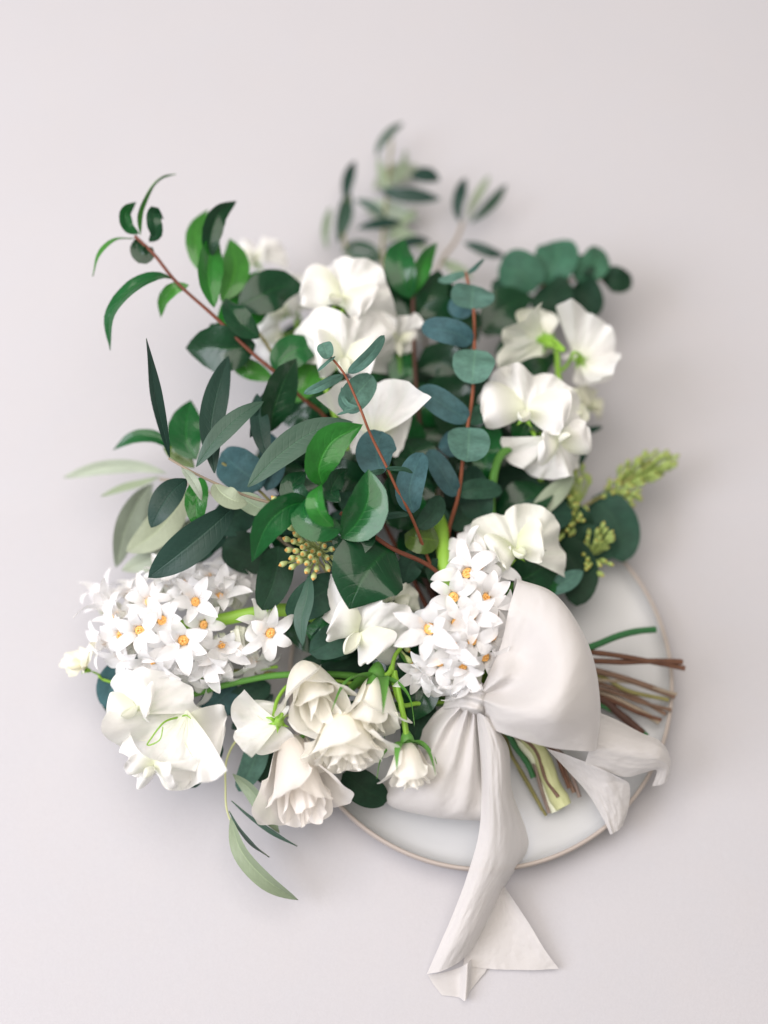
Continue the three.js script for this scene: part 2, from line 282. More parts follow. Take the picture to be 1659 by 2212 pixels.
// camellia reaching to the upper left
const camA = spray('camellia_branch', 'arching camellia branch on a red brown stem at upper left with thin curled tips', 'branch',
  [[291, 510, 13.6], [330, 546, 13.3], [376, 604, 13], [470, 690, 12.2], [546, 764, 11.2], [592, 802, 10.6], [650, 858, 9], [705, 905, 7.4], [850, 1170, 5]], 7, M.redStem, 'red', 11);
Ls(camA, [
  [[[303, 508, 13.6], [301, 458, 14.6], [325, 405, 15], [350, 382, 14.6], [380, 376, 14]], 24, 'camYoung', { roll: 66, fold: 20 }],
  [[[300, 505, 13.6], [276, 490, 14], [270, 462, 14.4], [294, 436, 14]], 30, 'cam', { roll: 20 }],
  [[[322, 522, 13.4], [337, 505, 13.9], [332, 478, 14.4], [333, 455, 14.3], [354, 474, 13.8]], 34, 'camDark', { roll: 12 }],
  [[[330, 535, 13.2], [312, 552, 13.2], [298, 540, 13.2], [292, 515, 13.2]], 40, 'camDark', { roll: 0 }],
  [[[288, 515, 13.4], [250, 519, 14], [216, 550, 14], [200, 597, 13]], 20, 'camYoung', { roll: 62, fold: 20 }],
  [[[372, 602, 12.9], [345, 597, 13.6], [292, 620, 14], [240, 680, 13.4], [238, 757, 11.8]], 46, 'cam', { roll: 48, fold: 16 }],
  [[[408, 616, 12.6], [378, 624, 12.6], [354, 648, 12], [347, 686, 11]], 34, 'camYoung', { roll: 30 }],
  [[[462, 664, 12.2], [450, 610, 12.6], [452, 550, 12.6], [470, 490, 12]], 66, 'camBright', { roll: 28, fold: 22 }],
  [[[452, 560, 12.4], [455, 510, 13.2], [470, 465, 13.6], [511, 434, 13.2]], 50, 'camDark', { roll: 10, fold: 24 }],
  [[[436, 590, 11], [424, 545, 11.2], [424, 495, 11], [450, 452, 10.6]], 42, 'camYoung', { roll: -10 }],
  [[[478, 650, 11], [500, 610, 11], [508, 565, 10.6], [496, 515, 10]], 66, 'camYoung', { roll: 4 }],
  [[[515, 662, 10.6], [560, 640, 11], [605, 620, 10.6], [659, 622, 10]], 92, 'camDark', { roll: -8, fold: 4 }],
  [[[470, 700, 10], [515, 672, 10], [540, 640, 9.6], [556, 585, 9]], 105, 'camBright', { roll: 6 }],
  [[[560, 730, 11.6], [522, 700, 12.2], [500, 670, 12.4], [488, 645, 12]], 60, 'camDark', { roll: 20 }],
  [[[552, 745, 11], [505, 752, 11.2], [450, 752, 10.8], [401, 752, 10]], 104, 'camDark', { roll: -6 }],
  [[[455, 700, 10.5], [470, 720, 10.5], [500, 740, 10.2], [545, 720, 10]], 60, 'camDark', { roll: 5 }],
  [[[498, 780, 9], [535, 795, 9.4], [565, 808, 9.2], [596, 822, 9]], 46, 'camYoung', { roll: 10 }],
  [[[596, 806, 10], [612, 776, 10.4], [645, 755, 10.4], [694, 752, 9.6]], 76, 'cam', { roll: -14 }],
  [[[585, 932, 10], [592, 880, 11], [612, 825, 11.4], [640, 774, 11]], 82, 'camDark', { roll: 24, fold: 16 }],
  [[[640, 870, 8], [655, 836, 8.4], [672, 800, 8.4], [690, 768, 8]], 64, 'camYoung', { roll: -10 }],
  [[[706, 905, 7.4], [668, 910, 7.6], [640, 900, 7.4], [600, 905, 7]], 80, 'camDark', { roll: 0 }],
  [[[690, 900, 7.4], [700, 860, 8], [715, 830, 8], [720, 790, 7.4]], 70, 'cam', { roll: 0 }],
]);
// camellia rosette in the middle
const camB = spray('camellia_branch', 'glossy camellia rosette in the centre of the bouquet with cupped shiny leaves', 'branch',
  [[735, 1108, 12.6], [790, 1146, 11.8], [850, 1186, 10.6], [940, 1232, 8.6], [1000, 1330, 6.6]], 9, M.redStem, 'fork', 12);
Ls(camB, [
  [[[695, 1048, 13], [688, 1010, 14], [715, 955, 14.6], [784, 917, 14.4]], 82, 'camBright', { roll: 12, fold: 14 }],
  [[[665, 1084, 12.8], [625, 1092, 13.6], [580, 1128, 13.6], [544, 1214, 12.4]], 78, 'cam', { roll: -22, fold: 16 }],
  [[[720, 1138, 13.6], [690, 1105, 14.6], [684, 1075, 14.8], [694, 1046, 14.2]], 50, 'camBright', { roll: -30, fold: 18, cup: .1 }],
  [[[736, 1146, 13], [700, 1138, 13.6], [662, 1118, 13.6], [655, 1076, 13]], 72, 'cam', { roll: -16, fold: 6, cup: .35 }],
  [[[738, 1162, 12.2], [770, 1130, 12.8], [794, 1078, 13.6], [796, 1014, 13.8]], 96, 'cam', { roll: 14, fold: 10, cup: .38, twist: -8 }],
  [[[720, 1150, 11.4], [750, 1166, 11.6], [780, 1160, 11.8], [812, 1130, 12]], 70, 'camDark', { roll: 10, cup: .2 }],
  [[[690, 1090, 12], [652, 1080, 12], [632, 1052, 12], [662, 1018, 11.6]], 60, 'camDark', { roll: -12, cup: .2 }],
  [[[846, 1182, 10.4], [814, 1210, 11.2], [782, 1252, 11.4], [754, 1316, 10.6]], 172, 'camDark', { roll: 0, fold: 10, twist: 0, cup: -.12 }],
  [[[948, 1168, 8.6], [920, 1164, 9.2], [896, 1162, 9.2], [874, 1154, 8.6]], 70, 'lime', { roll: 6, kind: 'camellia' }],
  [[[700, 1130, 10.8], [745, 1150, 11], [790, 1172, 10.8], [836, 1186, 10.2]], 56, 'camDark', { roll: 0 }],
  [[[735, 1085, 12], [715, 1062, 11.6], [730, 1030, 11.4], [752, 1012, 11]], 44, 'camDark', { roll: 10 }],
]);
// camellia at the top centre
const camC = spray('camellia_branch', 'upright dark camellia branch at the top centre behind the white sweet peas', 'branch',
  [[893, 600, 8.4], [892, 650, 8.6], [893, 730, 8.2], [905, 905, 6.4], [960, 1230, 4.8]], 9, M.darkStem, 'grey', 13);
Ls(camC, [
  [[[888, 645, 8.8], [872, 605, 9.6], [862, 560, 9.8], [872, 515, 9.2]], 70, 'cam', { roll: -8 }],
  [[[890, 640, 8.8], [900, 600, 9.6], [918, 560, 9.8], [944, 524, 9.2]], 46, 'camBright', { roll: 30, fold: 20 }],
  [[[896, 622, 8], [862, 640, 8.4], [828, 668, 8.2], [798, 702, 7.6]], 100, 'camDark', { roll: -6 }],
  [[[895, 690, 7.8], [920, 655, 8.2], [938, 620, 8.2], [948, 582, 7.8]], 72, 'camDark', { roll: 4 }],
  [[[900, 700, 7.4], [940, 690, 7.8], [980, 690, 7.8], [1040, 700, 7]], 96, 'camDark', { roll: -4 }],
  [[[890, 650, 6.4], [850, 625, 6.6], [815, 610, 6.4], [786, 570, 6]], 70, 'camDark', { roll: 6 }],
  [[[900, 640, 6.6], [945, 640, 6.8], [980, 660, 6.8], [1040, 690, 6.4]], 80, 'camDark', { roll: 6 }],
  [[[1040, 720, 5.6], [1070, 690, 6], [1100, 660, 6], [1150, 640, 5.6]], 96, 'camDark', { roll: -8 }],
  [[[895, 760, 7], [868, 790, 7.2], [880, 830, 7], [900, 860, 6.6]], 60, 'cam', { roll: 5 }],
  [[[905, 800, 6.6], [945, 780, 7], [985, 800, 7], [1030, 830, 6.6]], 90, 'camDark', { roll: 5 }],
  [[[910, 860, 6], [960, 850, 6.4], [1000, 880, 6.4], [1060, 900, 6]], 90, 'camDark', { roll: 5 }],
]);
// olive branch at the left
const oliA = spray('olive_branch', 'olive branch on the left with slender grey green leaves along a pale brown twig', 'branch',
  [[364, 990, 13.4], [420, 1022, 13], [470, 1046, 12.6], [540, 1074, 12], [600, 1092, 11.2], [720, 1160, 8.6], [880, 1340, 6]], 5, M.greyStem, 'mauve', 12);
Ls(oliA, [
  [[[366, 988, 13.5], [346, 905, 14.8], [334, 850, 15.2], [316, 731, 15.2]], 42, 'oliveDark', { roll: 48, twist: 20 }],
  [[[463, 1022, 12.6], [455, 930, 12.8], [468, 850, 12.6], [494, 768, 12]], 58, 'oliveDark', { roll: 8 }],
  [[[424, 1008, 13.2], [468, 948, 14], [518, 900, 14.2], [570, 867, 13.8]], 46, 'olive', { roll: -20 }],
  [[[535, 1052, 12.4], [602, 985, 13], [680, 932, 13], [762, 911, 12.4]], 66, 'olive', { roll: -14 }],
  [[[403, 1035, 13], [372, 1062, 13.6], [345, 1102, 13.6], [326, 1140, 13]], 62, 'oliveDark', { roll: 10 }],
  [[[392, 1010, 13], [412, 1032, 13.6], [426, 1056, 13.6], [436, 1082, 13.2]], 24, 'oliveBack', { roll: -20 }],
  [[[462, 1044, 12.6], [480, 1068, 13], [505, 1082, 13], [535, 1088, 12.6]], 52, 'oliveTan', { roll: -26 }],
  [[[508, 1092, 11.6], [455, 1140, 12], [392, 1192, 11.6], [320, 1248, 10.4]], 82, 'oliveDark', { roll: -10 }],
  [[[592, 1096, 11], [562, 1098, 10.6], [535, 1084, 10.4], [505, 1070, 10]], 46, 'olivePale', { roll: 10 }],
  [[[436, 1030, 10], [425, 1075, 10.4], [424, 1110, 10.2], [432, 1150, 9.6]], 52, 'camBright', { roll: 10, kind: 'camellia' }],
  [[[585, 1000, 11], [568, 955, 11.4], [560, 910, 11.2], [555, 850, 10.6]], 44, 'oliveDark', { roll: 10 }],
  [[[540, 945, 10.6], [556, 915, 11], [570, 885, 10.6], [575, 845, 10]], 40, 'oliveDark', { roll: 20 }],
]);
// pale olive sprig behind, low on the left
const oliB = spray('olive_branch', 'blurred pale olive sprig low on the left showing silvery leaf undersides', 'branch',
  [[345, 1035, 5.4], [420, 1050, 6], [500, 1090, 6.2], [600, 1160, 6], [800, 1330, 5.2]], 6, M.greyStem, 'slim', 9);
Ls(oliB, [
  [[[360, 1022, 5.6], [300, 1008, 5.6], [220, 1010, 5.2], [135, 1032, 4.4]], 32, 'oliveBack', { roll: -10 }],
  [[[345, 1030, 5.4], [310, 1042, 5.2], [265, 1054, 5], [216, 1073, 4.6]], 18, 'olivePale', { roll: 10 }],
  [[[330, 1045, 5.4], [300, 1078, 5.4], [268, 1150, 5], [250, 1226, 4.4]], 66, 'oliveBack', { roll: -34 }],
  [[[405, 1058, 6.8], [375, 1106, 7], [330, 1156, 6.6], [272, 1192, 6]], 74, 'oliveTan', { roll: 4 }],
  [[[440, 1110, 5], [385, 1165, 5], [330, 1205, 4.8], [262, 1232, 4.2]], 60, 'oliveBack', { roll: 0 }],
  [[[424, 992, 9], [404, 955, 9], [402, 915, 8.8], [412, 864, 8.4]], 80, 'cam', { roll: 0, kind: 'camellia' }],
  [[[375, 970, 7.6], [335, 945, 8], [290, 945, 7.8], [244, 972, 7]], 34, 'cam', { roll: 30, kind: 'camellia' }],
  [[[420, 1010, 8.4], [395, 990, 8.4], [370, 975, 8.4], [352, 968, 8]], 34, 'lime', { roll: 0, kind: 'camellia' }],
  [[[330, 1060, 4.6], [325, 1100, 4.4], [318, 1140, 4.2], [300, 1190, 4]], 30, 'oliveBack', { roll: 0 }],
]);
// olive at the top, lying almost on the table
const oliC = spray('olive_branch', 'blurred olive branch at the top of the bouquet lying close to the table', 'branch',
  [[846, 300, 2.6], [838, 400, 2.6], [830, 480, 2.8], [826, 560, 3], [860, 760, 4], [960, 1150, 4.6]], 5, M.oliveStem, 'yellow', 9);
Ls(oliC, [
  [[[812, 340, 2.4], [822, 312, 2.8], [844, 285, 3], [871, 265, 2.6]], 20, 'olive', { roll: -20 }],
  [[[748, 440, 2.6], [748, 405, 3.2], [755, 375, 3.4], [768, 348, 3]], 28, 'oliveDark', { roll: 20 }],
  [[[732, 525, 2.6], [738, 490, 3], [746, 455, 3], [754, 415, 2.6]], 36, 'olive', { roll: 15 }],
  [[[706, 540, 2.2], [702, 505, 2.4], [706, 478, 2.4], [714, 446, 2]], 18, 'olivePale', { roll: 10 }],
  [[[806, 408, 1.4], [835, 386, 1.5], [870, 372, 1.4], [908, 362, 1.1]], 46, 'oliveBack', { roll: 0 }],
  [[[888, 384, 3], [905, 378, 3.4], [925, 378, 3.4], [950, 390, 3]], 34, 'oliveDark', { roll: 10 }],
  [[[822, 408, 3], [858, 420, 3.4], [900, 424, 3.4], [952, 430, 3]], 34, 'oliveDark', { roll: -8 }],
  [[[772, 493, 3], [802, 486, 3.3], [835, 480, 3.2], [870, 480, 2.8]], 24, 'oliveDark', { roll: 10 }],
  [[[785, 440, 1.6], [820, 446, 1.8], [860, 458, 1.8], [905, 474, 1.4]], 34, 'oliveBack', { roll: -5 }],
  [[[790, 456, 1.2], [815, 460, 1.2], [850, 480, 1.2], [880, 500, 1]], 36, 'oliveBack', { roll: 5 }],
  [[[736, 545, 2.2], [765, 528, 2.5], [800, 536, 2.5], [832, 572, 2.2]], 22, 'olive', { roll: 10 }],
  [[[830, 520, 2], [865, 505, 2.2], [895, 520, 2], [925, 545, 1.8]], 26, 'olivePale', { roll: 0 }],
]);
Ls(oliC, [
  [[[834, 470, 2.8], [812, 452, 3], [792, 440, 3], [768, 432, 2.8]], 20, 'olive', { roll: 10 }],
  [[[840, 420, 2.6], [830, 390, 2.8], [822, 366, 2.8], [818, 340, 2.6]], 18, 'olivePale', { roll: 10 }],
  [[[842, 400, 2.6], [862, 376, 2.8], [872, 350, 2.8], [878, 322, 2.4]], 16, 'olivePale', { roll: 20 }],
  [[[830, 540, 3], [862, 530, 3.4], [895, 520, 3.4], [930, 520, 3]], 24, 'oliveDark', { roll: 5 }],
  [[[828, 560, 3], [800, 560, 3.2], [772, 552, 3.2], [740, 540, 3]], 22, 'olive', { roll: 0 }],
  [[[832, 500, 2.4], [860, 486, 2.6], [880, 470, 2.6], [900, 450, 2.4]], 20, 'olivePale', { roll: 0 }],
]);
stem(oliC, [[752, 420, 2.8], [742, 500, 2.8], [760, 580, 3], [840, 760, 3.8]], 5, M.oliveStem, 6);
const oliD = spray('olive_branch', 'small blurred olive tip at the top right with four splayed leaves', 'branch',
  [[1000, 480, 2.6], [985, 520, 2.8], [950, 570, 3], [920, 700, 3.6], [960, 1150, 4]], 7, M.greyStem, null, 9);
Ls(oliD, [
  [[[992, 480, 2.6], [988, 448, 3.2], [994, 418, 3.4], [1006, 384, 3]], 28, 'oliveDark', { roll: 10 }],
  [[[1010, 476, 2], [1020, 444, 2.2], [1038, 412, 2.2], [1058, 378, 1.8]], 18, 'olivePale', { roll: 0 }],
  [[[1016, 482, 2.6], [1042, 458, 3], [1066, 434, 3], [1094, 398, 2.6]], 24, 'olive', { roll: 15 }],
  [[[1002, 524, 2.8], [1030, 534, 3.2], [1060, 546, 3.2], [1092, 553, 2.8]], 26, 'oliveDark', { roll: -10 }],
  [[[950, 560, 2.4], [975, 575, 2.4], [995, 585, 2.4], [1020, 604, 2.2]], 26, 'olivePale', { roll: 0 }],
]);
// olive tip hanging at the lower left
const oliE = spray('olive_branch', 'pale green olive tip hanging at the lower left, clear of the plate', 'branch',
  [[490, 1640, 4.4], [487, 1700, 4], [490, 1750, 3.6], [503, 1785, 3.2]].reverse().concat([[520, 1590, 4.6], [640, 1540, 4.8], [880, 1500, 4.6]]), 4, M.paleStem, null, 7);
Ls(oliE, [
  [[[503, 1672, 3.8], [540, 1704, 4], [572, 1748, 3.8], [604, 1800, 3.2]], 40, 'olivePale', { roll: 28, fold: 22 }],
  [[[500, 1730, 3.6], [550, 1770, 3.8], [595, 1800, 3.6], [642, 1828, 3]], 24, 'olive', { roll: 66 }],
  [[[495, 1752, 3.6], [522, 1795, 3.8], [550, 1826, 3.6], [582, 1852, 3]], 24, 'olive', { roll: 66 }],
  [[[498, 1766, 3.4], [522, 1838, 3.8], [574, 1898, 3.4], [644, 1944, 2]], 50, 'olivePale', { roll: 32, fold: 24 }],
]);
// silver dollar eucalyptus, right of centre
const eucA = spray('eucalyptus_stem', 'eucalyptus stem right of centre with round grey green leaves paired along a red stem', 'eucalyptus',
  [[1006, 588, 11.2], [1022, 660, 11.2], [1025, 735, 11], [1020, 860, 10.4], [1012, 910, 10.2], [1000, 992, 9.6], [990, 1070, 8.8], [968, 1160, 7], [985, 1320, 5.6]], 6, M.rust, 'brownLow', 10);
Ls(eucA, [
  [[[1017, 668, 11.2], [1018, 652, 11.4], [1020, 636, 11.5], [1022, 616, 11.4]], 96, 'euc', { roll: 6 }],
  [[[1022, 672, 10.6], [1010, 668, 10.4], [992, 664, 10], [968, 660, 9.6]], 50, 'eucBlue', { roll: 0 }],
  [[[1020, 742, 11], [990, 722, 11.6], [952, 712, 11.8], [910, 706, 11.2]], 58, 'eucBlue', { roll: 6 }],
  [[[1027, 756, 11.1], [1024, 782, 11.4], [1022, 804, 11.4], [1020, 830, 11.1]], 94, 'euc', { roll: 0 }],
  [[[1014, 906, 10.2], [975, 886, 10.8], [940, 862, 11], [902, 840, 10.4]], 60, 'eucBlue', { roll: 8 }],
  [[[1012, 912, 10.2], [1028, 900, 10], [1042, 890, 9.8], [1062, 884, 9.4]], 40, 'eucDark', { roll: 8 }],
  [[[1014, 924, 10.3], [1012, 950, 10.6], [1011, 972, 10.6], [1008, 998, 10.3]], 96, 'euc', { roll: -4 }],
  [[[992, 975, 9], [980, 968, 9], [970, 955, 9], [960, 940, 8.6]], 50, 'eucBlue', { roll: -4 }],
  [[[990, 1070, 8.8], [970, 1046, 9.4], [948, 1008, 9.6], [926, 972, 9]], 50, 'eucBlue', { roll: 12 }],
  [[[988, 1066, 8.6], [1015, 1058, 8.8], [1045, 1056, 8.6], [1085, 1062, 8]], 46, 'eucDark', { roll: 0 }],
  [[[1008, 590, 11.2], [985, 598, 11.2], [968, 604, 11], [946, 606, 10.8]], 22, 'euc', { roll: 30 }],
  [[[1008, 592, 11.2], [1024, 580, 11.6], [1034, 570, 11.6], [1046, 560, 11.4]], 12, 'euc', { roll: 30 }],
  [[[970, 1150, 7], [950, 1130, 7], [930, 1110, 7], [905, 1120, 6.6]], 60, 'eucDark', { roll: 0 }],
  [[[972, 1140, 7], [1000, 1120, 7], [1030, 1120, 6.8], [1060, 1130, 6.4]], 66, 'eucDeep', { roll: 0 }],
]);
// fine eucalyptus over the middle
const eucB = spray('eucalyptus_stem', 'thin eucalyptus shoot with a rust coloured stem crossing the white flowers in the centre', 'eucalyptus',
  [[705, 762, 15], [726, 784, 14.8], [746, 812, 14.6], [782, 892, 14], [800, 938, 13.6], [832, 1002, 12.8], [860, 1062, 12], [887, 1112, 11.2], [930, 1220, 8], [1000, 1380, 6.2]], 5, M.rust, 'greyLow', 9);
Ls(eucB, [
  [[[698, 741, 15.2], [702, 752, 15.4], [705, 762, 15.4], [708, 776, 15.2]], 36, 'euc', { roll: 0 }],
  [[[724, 770, 15], [712, 780, 15.1], [700, 790, 15.1], [686, 802, 15]], 12, 'euc', { roll: 50 }],
  [[[752, 806, 14.6], [778, 786, 15.2], [806, 758, 15.4], [830, 724, 15.2]], 30, 'euc', { roll: 14 }],
  [[[742, 812, 14.6], [716, 822, 15], [688, 836, 15], [656, 850, 14.6]], 24, 'euc', { roll: -20 }],
  [[[776, 880, 14], [752, 874, 13.6], [740, 856, 13.4], [738, 836, 13.2]], 10, 'euc', { roll: 0 }],
  [[[742, 888, 12.6], [758, 866, 13.2], [780, 840, 13.4], [806, 812, 13.2]], 66, 'euc', { roll: 0 }],
  [[[782, 878, 14], [764, 884, 14.2], [746, 890, 14.2], [728, 896, 14]], 8, 'euc', { roll: 0 }],
  [[[828, 1022, 12.2], [816, 995, 12], [814, 965, 11.8], [826, 932, 11.4]], 90, 'eucBlue', { roll: -8 }],
  [[[834, 1012, 12.8], [856, 1012, 13.2], [876, 1014, 13.2], [892, 1022, 13]], 12, 'eucDark', { roll: 20 }],
  [[[830, 1014, 12.8], [818, 1020, 13.1], [806, 1022, 13.1], [792, 1020, 12.9]], 14, 'eucDark', { roll: 20 }],
  [[[893, 1108, 11.2], [884, 1065, 11.9], [894, 1020, 12], [914, 978, 11.6]], 64, 'eucBlue', { roll: -6 }],
  [[[886, 1112, 11.2], [860, 1112, 11.2], [840, 1115, 11], [806, 1118, 10.6]], 16, 'eucDark', { roll: 20 }],
  [[[900, 1140, 10], [925, 1120, 10], [940, 1100, 9.8], [950, 1070, 9.4]], 46, 'eucDark', { roll: 0 }],
  [[[850, 1190, 9.4], [820, 1190, 9.6], [785, 1188, 9.6], [742, 1180, 9.2]], 46, 'eucBlue', { roll: 0 }],
  [[[915, 1200, 8.4], [890, 1215, 8.6], [880, 1235, 8.4], [872, 1262, 8]], 56, 'eucDark', { roll: 0 }],
  [[[920, 1215, 8], [940, 1230, 8], [950, 1250, 7.8], [955, 1280, 7.4]], 50, 'eucDeep', { roll: 0 }],
]);
// eucalyptus tip, upper right
const eucC = spray('eucalyptus_stem', 'blurred eucalyptus tip at the upper right with dark rounded leaves in pairs', 'eucalyptus',
  [[1352, 606, 4.6], [1300, 604, 4.8], [1250, 603, 5], [1160, 618, 5.2], [1080, 650, 5.4], [1020, 740, 5], [990, 1150, 4.6]], 6, M.rust, 'tealLow', 12);
Ls(eucC, [
  [[[1152, 630, 5.4], [1134, 600, 6], [1112, 584, 6], [1076, 582, 5.4]], 96, 'eucMid', { roll: 10 }],
  [[[1130, 640, 5], [1105, 640, 5.2], [1090, 625, 5.2], [1078, 600, 5]], 60, 'eucDark', { roll: 0 }],
  [[[1186, 618, 5.2], [1192, 584, 6], [1205, 552, 6], [1214, 518, 5.4]], 96, 'eucMid', { roll: -6 }],
  [[[1180, 612, 5.2], [1190, 632, 5.6], [1198, 658, 5.6], [1208, 692, 5]], 98, 'eucDeep', { roll: 6 }],
  [[[1254, 614, 5], [1268, 588, 5.8], [1286, 566, 5.8], [1300, 538, 5.2]], 66, 'eucMid', { roll: 10 }],
  [[[1250, 606, 5], [1262, 626, 5.4], [1272, 648, 5.4], [1284, 686, 4.8]], 72, 'eucDeep', { roll: 10 }],
  [[[1248, 600, 5.2], [1255, 588, 5.8], [1256, 572, 5.8], [1262, 552, 5.6]], 56, 'eucDeep', { roll: 10 }],
  [[[1300, 606, 4.8], [1320, 600, 5.2], [1338, 606, 5.2], [1366, 606, 4.8]], 56, 'eucDeep', { roll: 0 }],
]);
// broad eucalyptus leaves low at the left and below
const eucD = spray('eucalyptus_stem', 'broad blue green eucalyptus leaves tucked low at the lower left under the hyacinth', 'eucalyptus',
  [[250, 1500, 3.4], [340, 1470, 3.8], [470, 1450, 4], [640, 1460, 4.4], [860, 1500, 4.6]], 8, M.oliveStem, null, 10);
Ls(eucD, [
  [[[330, 1440, 4], [285, 1445, 4.2], [245, 1475, 4], [228, 1530, 3.4]], 72, 'eucBlue', { roll: 0 }],
  [[[400, 1450, 4], [368, 1440, 4.2], [340, 1440, 4.2], [300, 1462, 3.8]], 90, 'eucDark', { roll: 0 }],
  [[[330, 1520, 2.6], [280, 1520, 2.6], [250, 1520, 2.4], [224, 1500, 2.2]], 60, 'eucDark', { roll: 0 }],
  [[[512, 1480, 4.2], [482, 1505, 4.4], [455, 1535, 4.2], [436, 1562, 3.8]], 72, 'eucBlue', { roll: 0 }],
  [[[585, 1480, 4], [545, 1498, 4.2], [515, 1515, 4], [490, 1545, 3.6]], 56, 'eucDark', { roll: 0 }],
  [[[590, 1500, 3.6], [560, 1525, 3.8], [535, 1550, 3.6], [500, 1575, 3.2]], 52, 'oliveDark', { roll: 0, kind: 'olive' }],
  [[[480, 1610, 3.4], [455, 1640, 3.4], [435, 1665, 3.2], [412, 1702, 2.8]], 44, 'eucDark', { roll: 20 }],
  [[[568, 1580, 3.4], [556, 1620, 3.4], [545, 1655, 3.2], [515, 1710, 2.8]], 56, 'euc', { roll: 0 }],
  [[[570, 1600, 3], [590, 1630, 3], [575, 1660, 2.8], [560, 1690, 2.6]], 70, 'eucDeep', { roll: 0 }],
  [[[740, 1672, 3.6], [768, 1690, 3.8], [800, 1712, 3.6], [838, 1728, 3.2]], 74, 'eucDeep', { roll: 0 }],
  [[[620, 1640, 3], [640, 1680, 3], [665, 1710, 2.8], [700, 1740, 2.6]], 60, 'eucDeep', { roll: 0 }],
  [[[640, 1450, 5], [690, 1450, 5], [740, 1440, 5], [800, 1420, 4.8]], 90, 'eucDeep', { roll: 0 }],
  [[[700, 1600, 4.4], [750, 1560, 4.6], [800, 1560, 4.6], [850, 1570, 4.4]], 90, 'camDark', { roll: 0, kind: 'camellia' }],
  [[[880, 1420, 6], [900, 1465, 6.4], [905, 1510, 6.2], [885, 1560, 5.6]], 100, 'camDark', { roll: 0, kind: 'camellia' }],
  [[[890, 1500, 4.6], [905, 1540, 4.8], [900, 1580, 4.6], [880, 1620, 4.2]], 80, 'eucDeep', { roll: 0 }],
]);
// eucalyptus leaves around the left of the middle
const eucE = spray('eucalyptus_stem', 'eucalyptus stem with one large round blue grey leaf left of the centre', 'eucalyptus',
  [[480, 1000, 9.6], [560, 1060, 9], [640, 1150, 8], [760, 1300, 6.6], [900, 1420, 6]], 6, M.oliveStem, 'mauveLow', 9);
Ls(eucE, [
  [[[565, 1055, 9.4], [540, 1030, 9.8], [512, 1010, 9.8], [478, 978, 9.2]], 92, 'eucBlue', { roll: 0 }],
  [[[575, 1060, 9], [590, 1015, 9.4], [585, 975, 9.2], [560, 930, 8.6]], 54, 'eucBlue', { roll: 0 }],
  [[[600, 1180, 8.6], [598, 1225, 9], [588, 1265, 8.8], [566, 1318, 8.2]], 78, 'eucDeep', { roll: 0 }],
  [[[742, 1262, 8.4], [705, 1275, 8.8], [665, 1300, 8.8], [622, 1336, 8.2]], 84, 'eucDark', { roll: 0 }],
  [[[670, 1238, 9.8], [664, 1290, 10], [652, 1340, 9.8], [654, 1396, 9.2]], 40, 'olive', { roll: 28, kind: 'olive' }],
  [[[470, 1150, 7.6], [500, 1120, 7.8], [530, 1100, 7.8], [570, 1090, 7.4]], 86, 'eucDark', { roll: 0 }],
  [[[480, 1180, 7], [520, 1190, 7.2], [550, 1200, 7.2], [590, 1195, 7]], 90, 'eucDeep', { roll: 0 }],
  [[[390, 1180, 6.6], [420, 1190, 6.6], [450, 1170, 6.6], [490, 1160, 6.4]], 60, 'eucDark', { roll: 0 }],
]);
// dark foliage low in the middle
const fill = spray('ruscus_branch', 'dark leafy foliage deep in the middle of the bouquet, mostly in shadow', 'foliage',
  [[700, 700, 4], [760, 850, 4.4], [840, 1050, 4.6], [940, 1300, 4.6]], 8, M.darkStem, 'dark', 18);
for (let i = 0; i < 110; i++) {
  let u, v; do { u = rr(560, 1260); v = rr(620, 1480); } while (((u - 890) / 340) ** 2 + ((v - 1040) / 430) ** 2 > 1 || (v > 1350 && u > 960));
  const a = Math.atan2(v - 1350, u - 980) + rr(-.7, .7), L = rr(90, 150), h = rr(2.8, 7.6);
  leaf(fill, [[u - L / 2 * Math.cos(a), v - L / 2 * Math.sin(a), h - .4], [u, v, h + .4], [u + L / 2 * Math.cos(a), v + L / 2 * Math.sin(a), h - .3]], rr(60, 105), ['camDark', 'cam', 'camDark', 'camDark', 'eucDark'][i % 5], { n: 12, m: 6 });
}
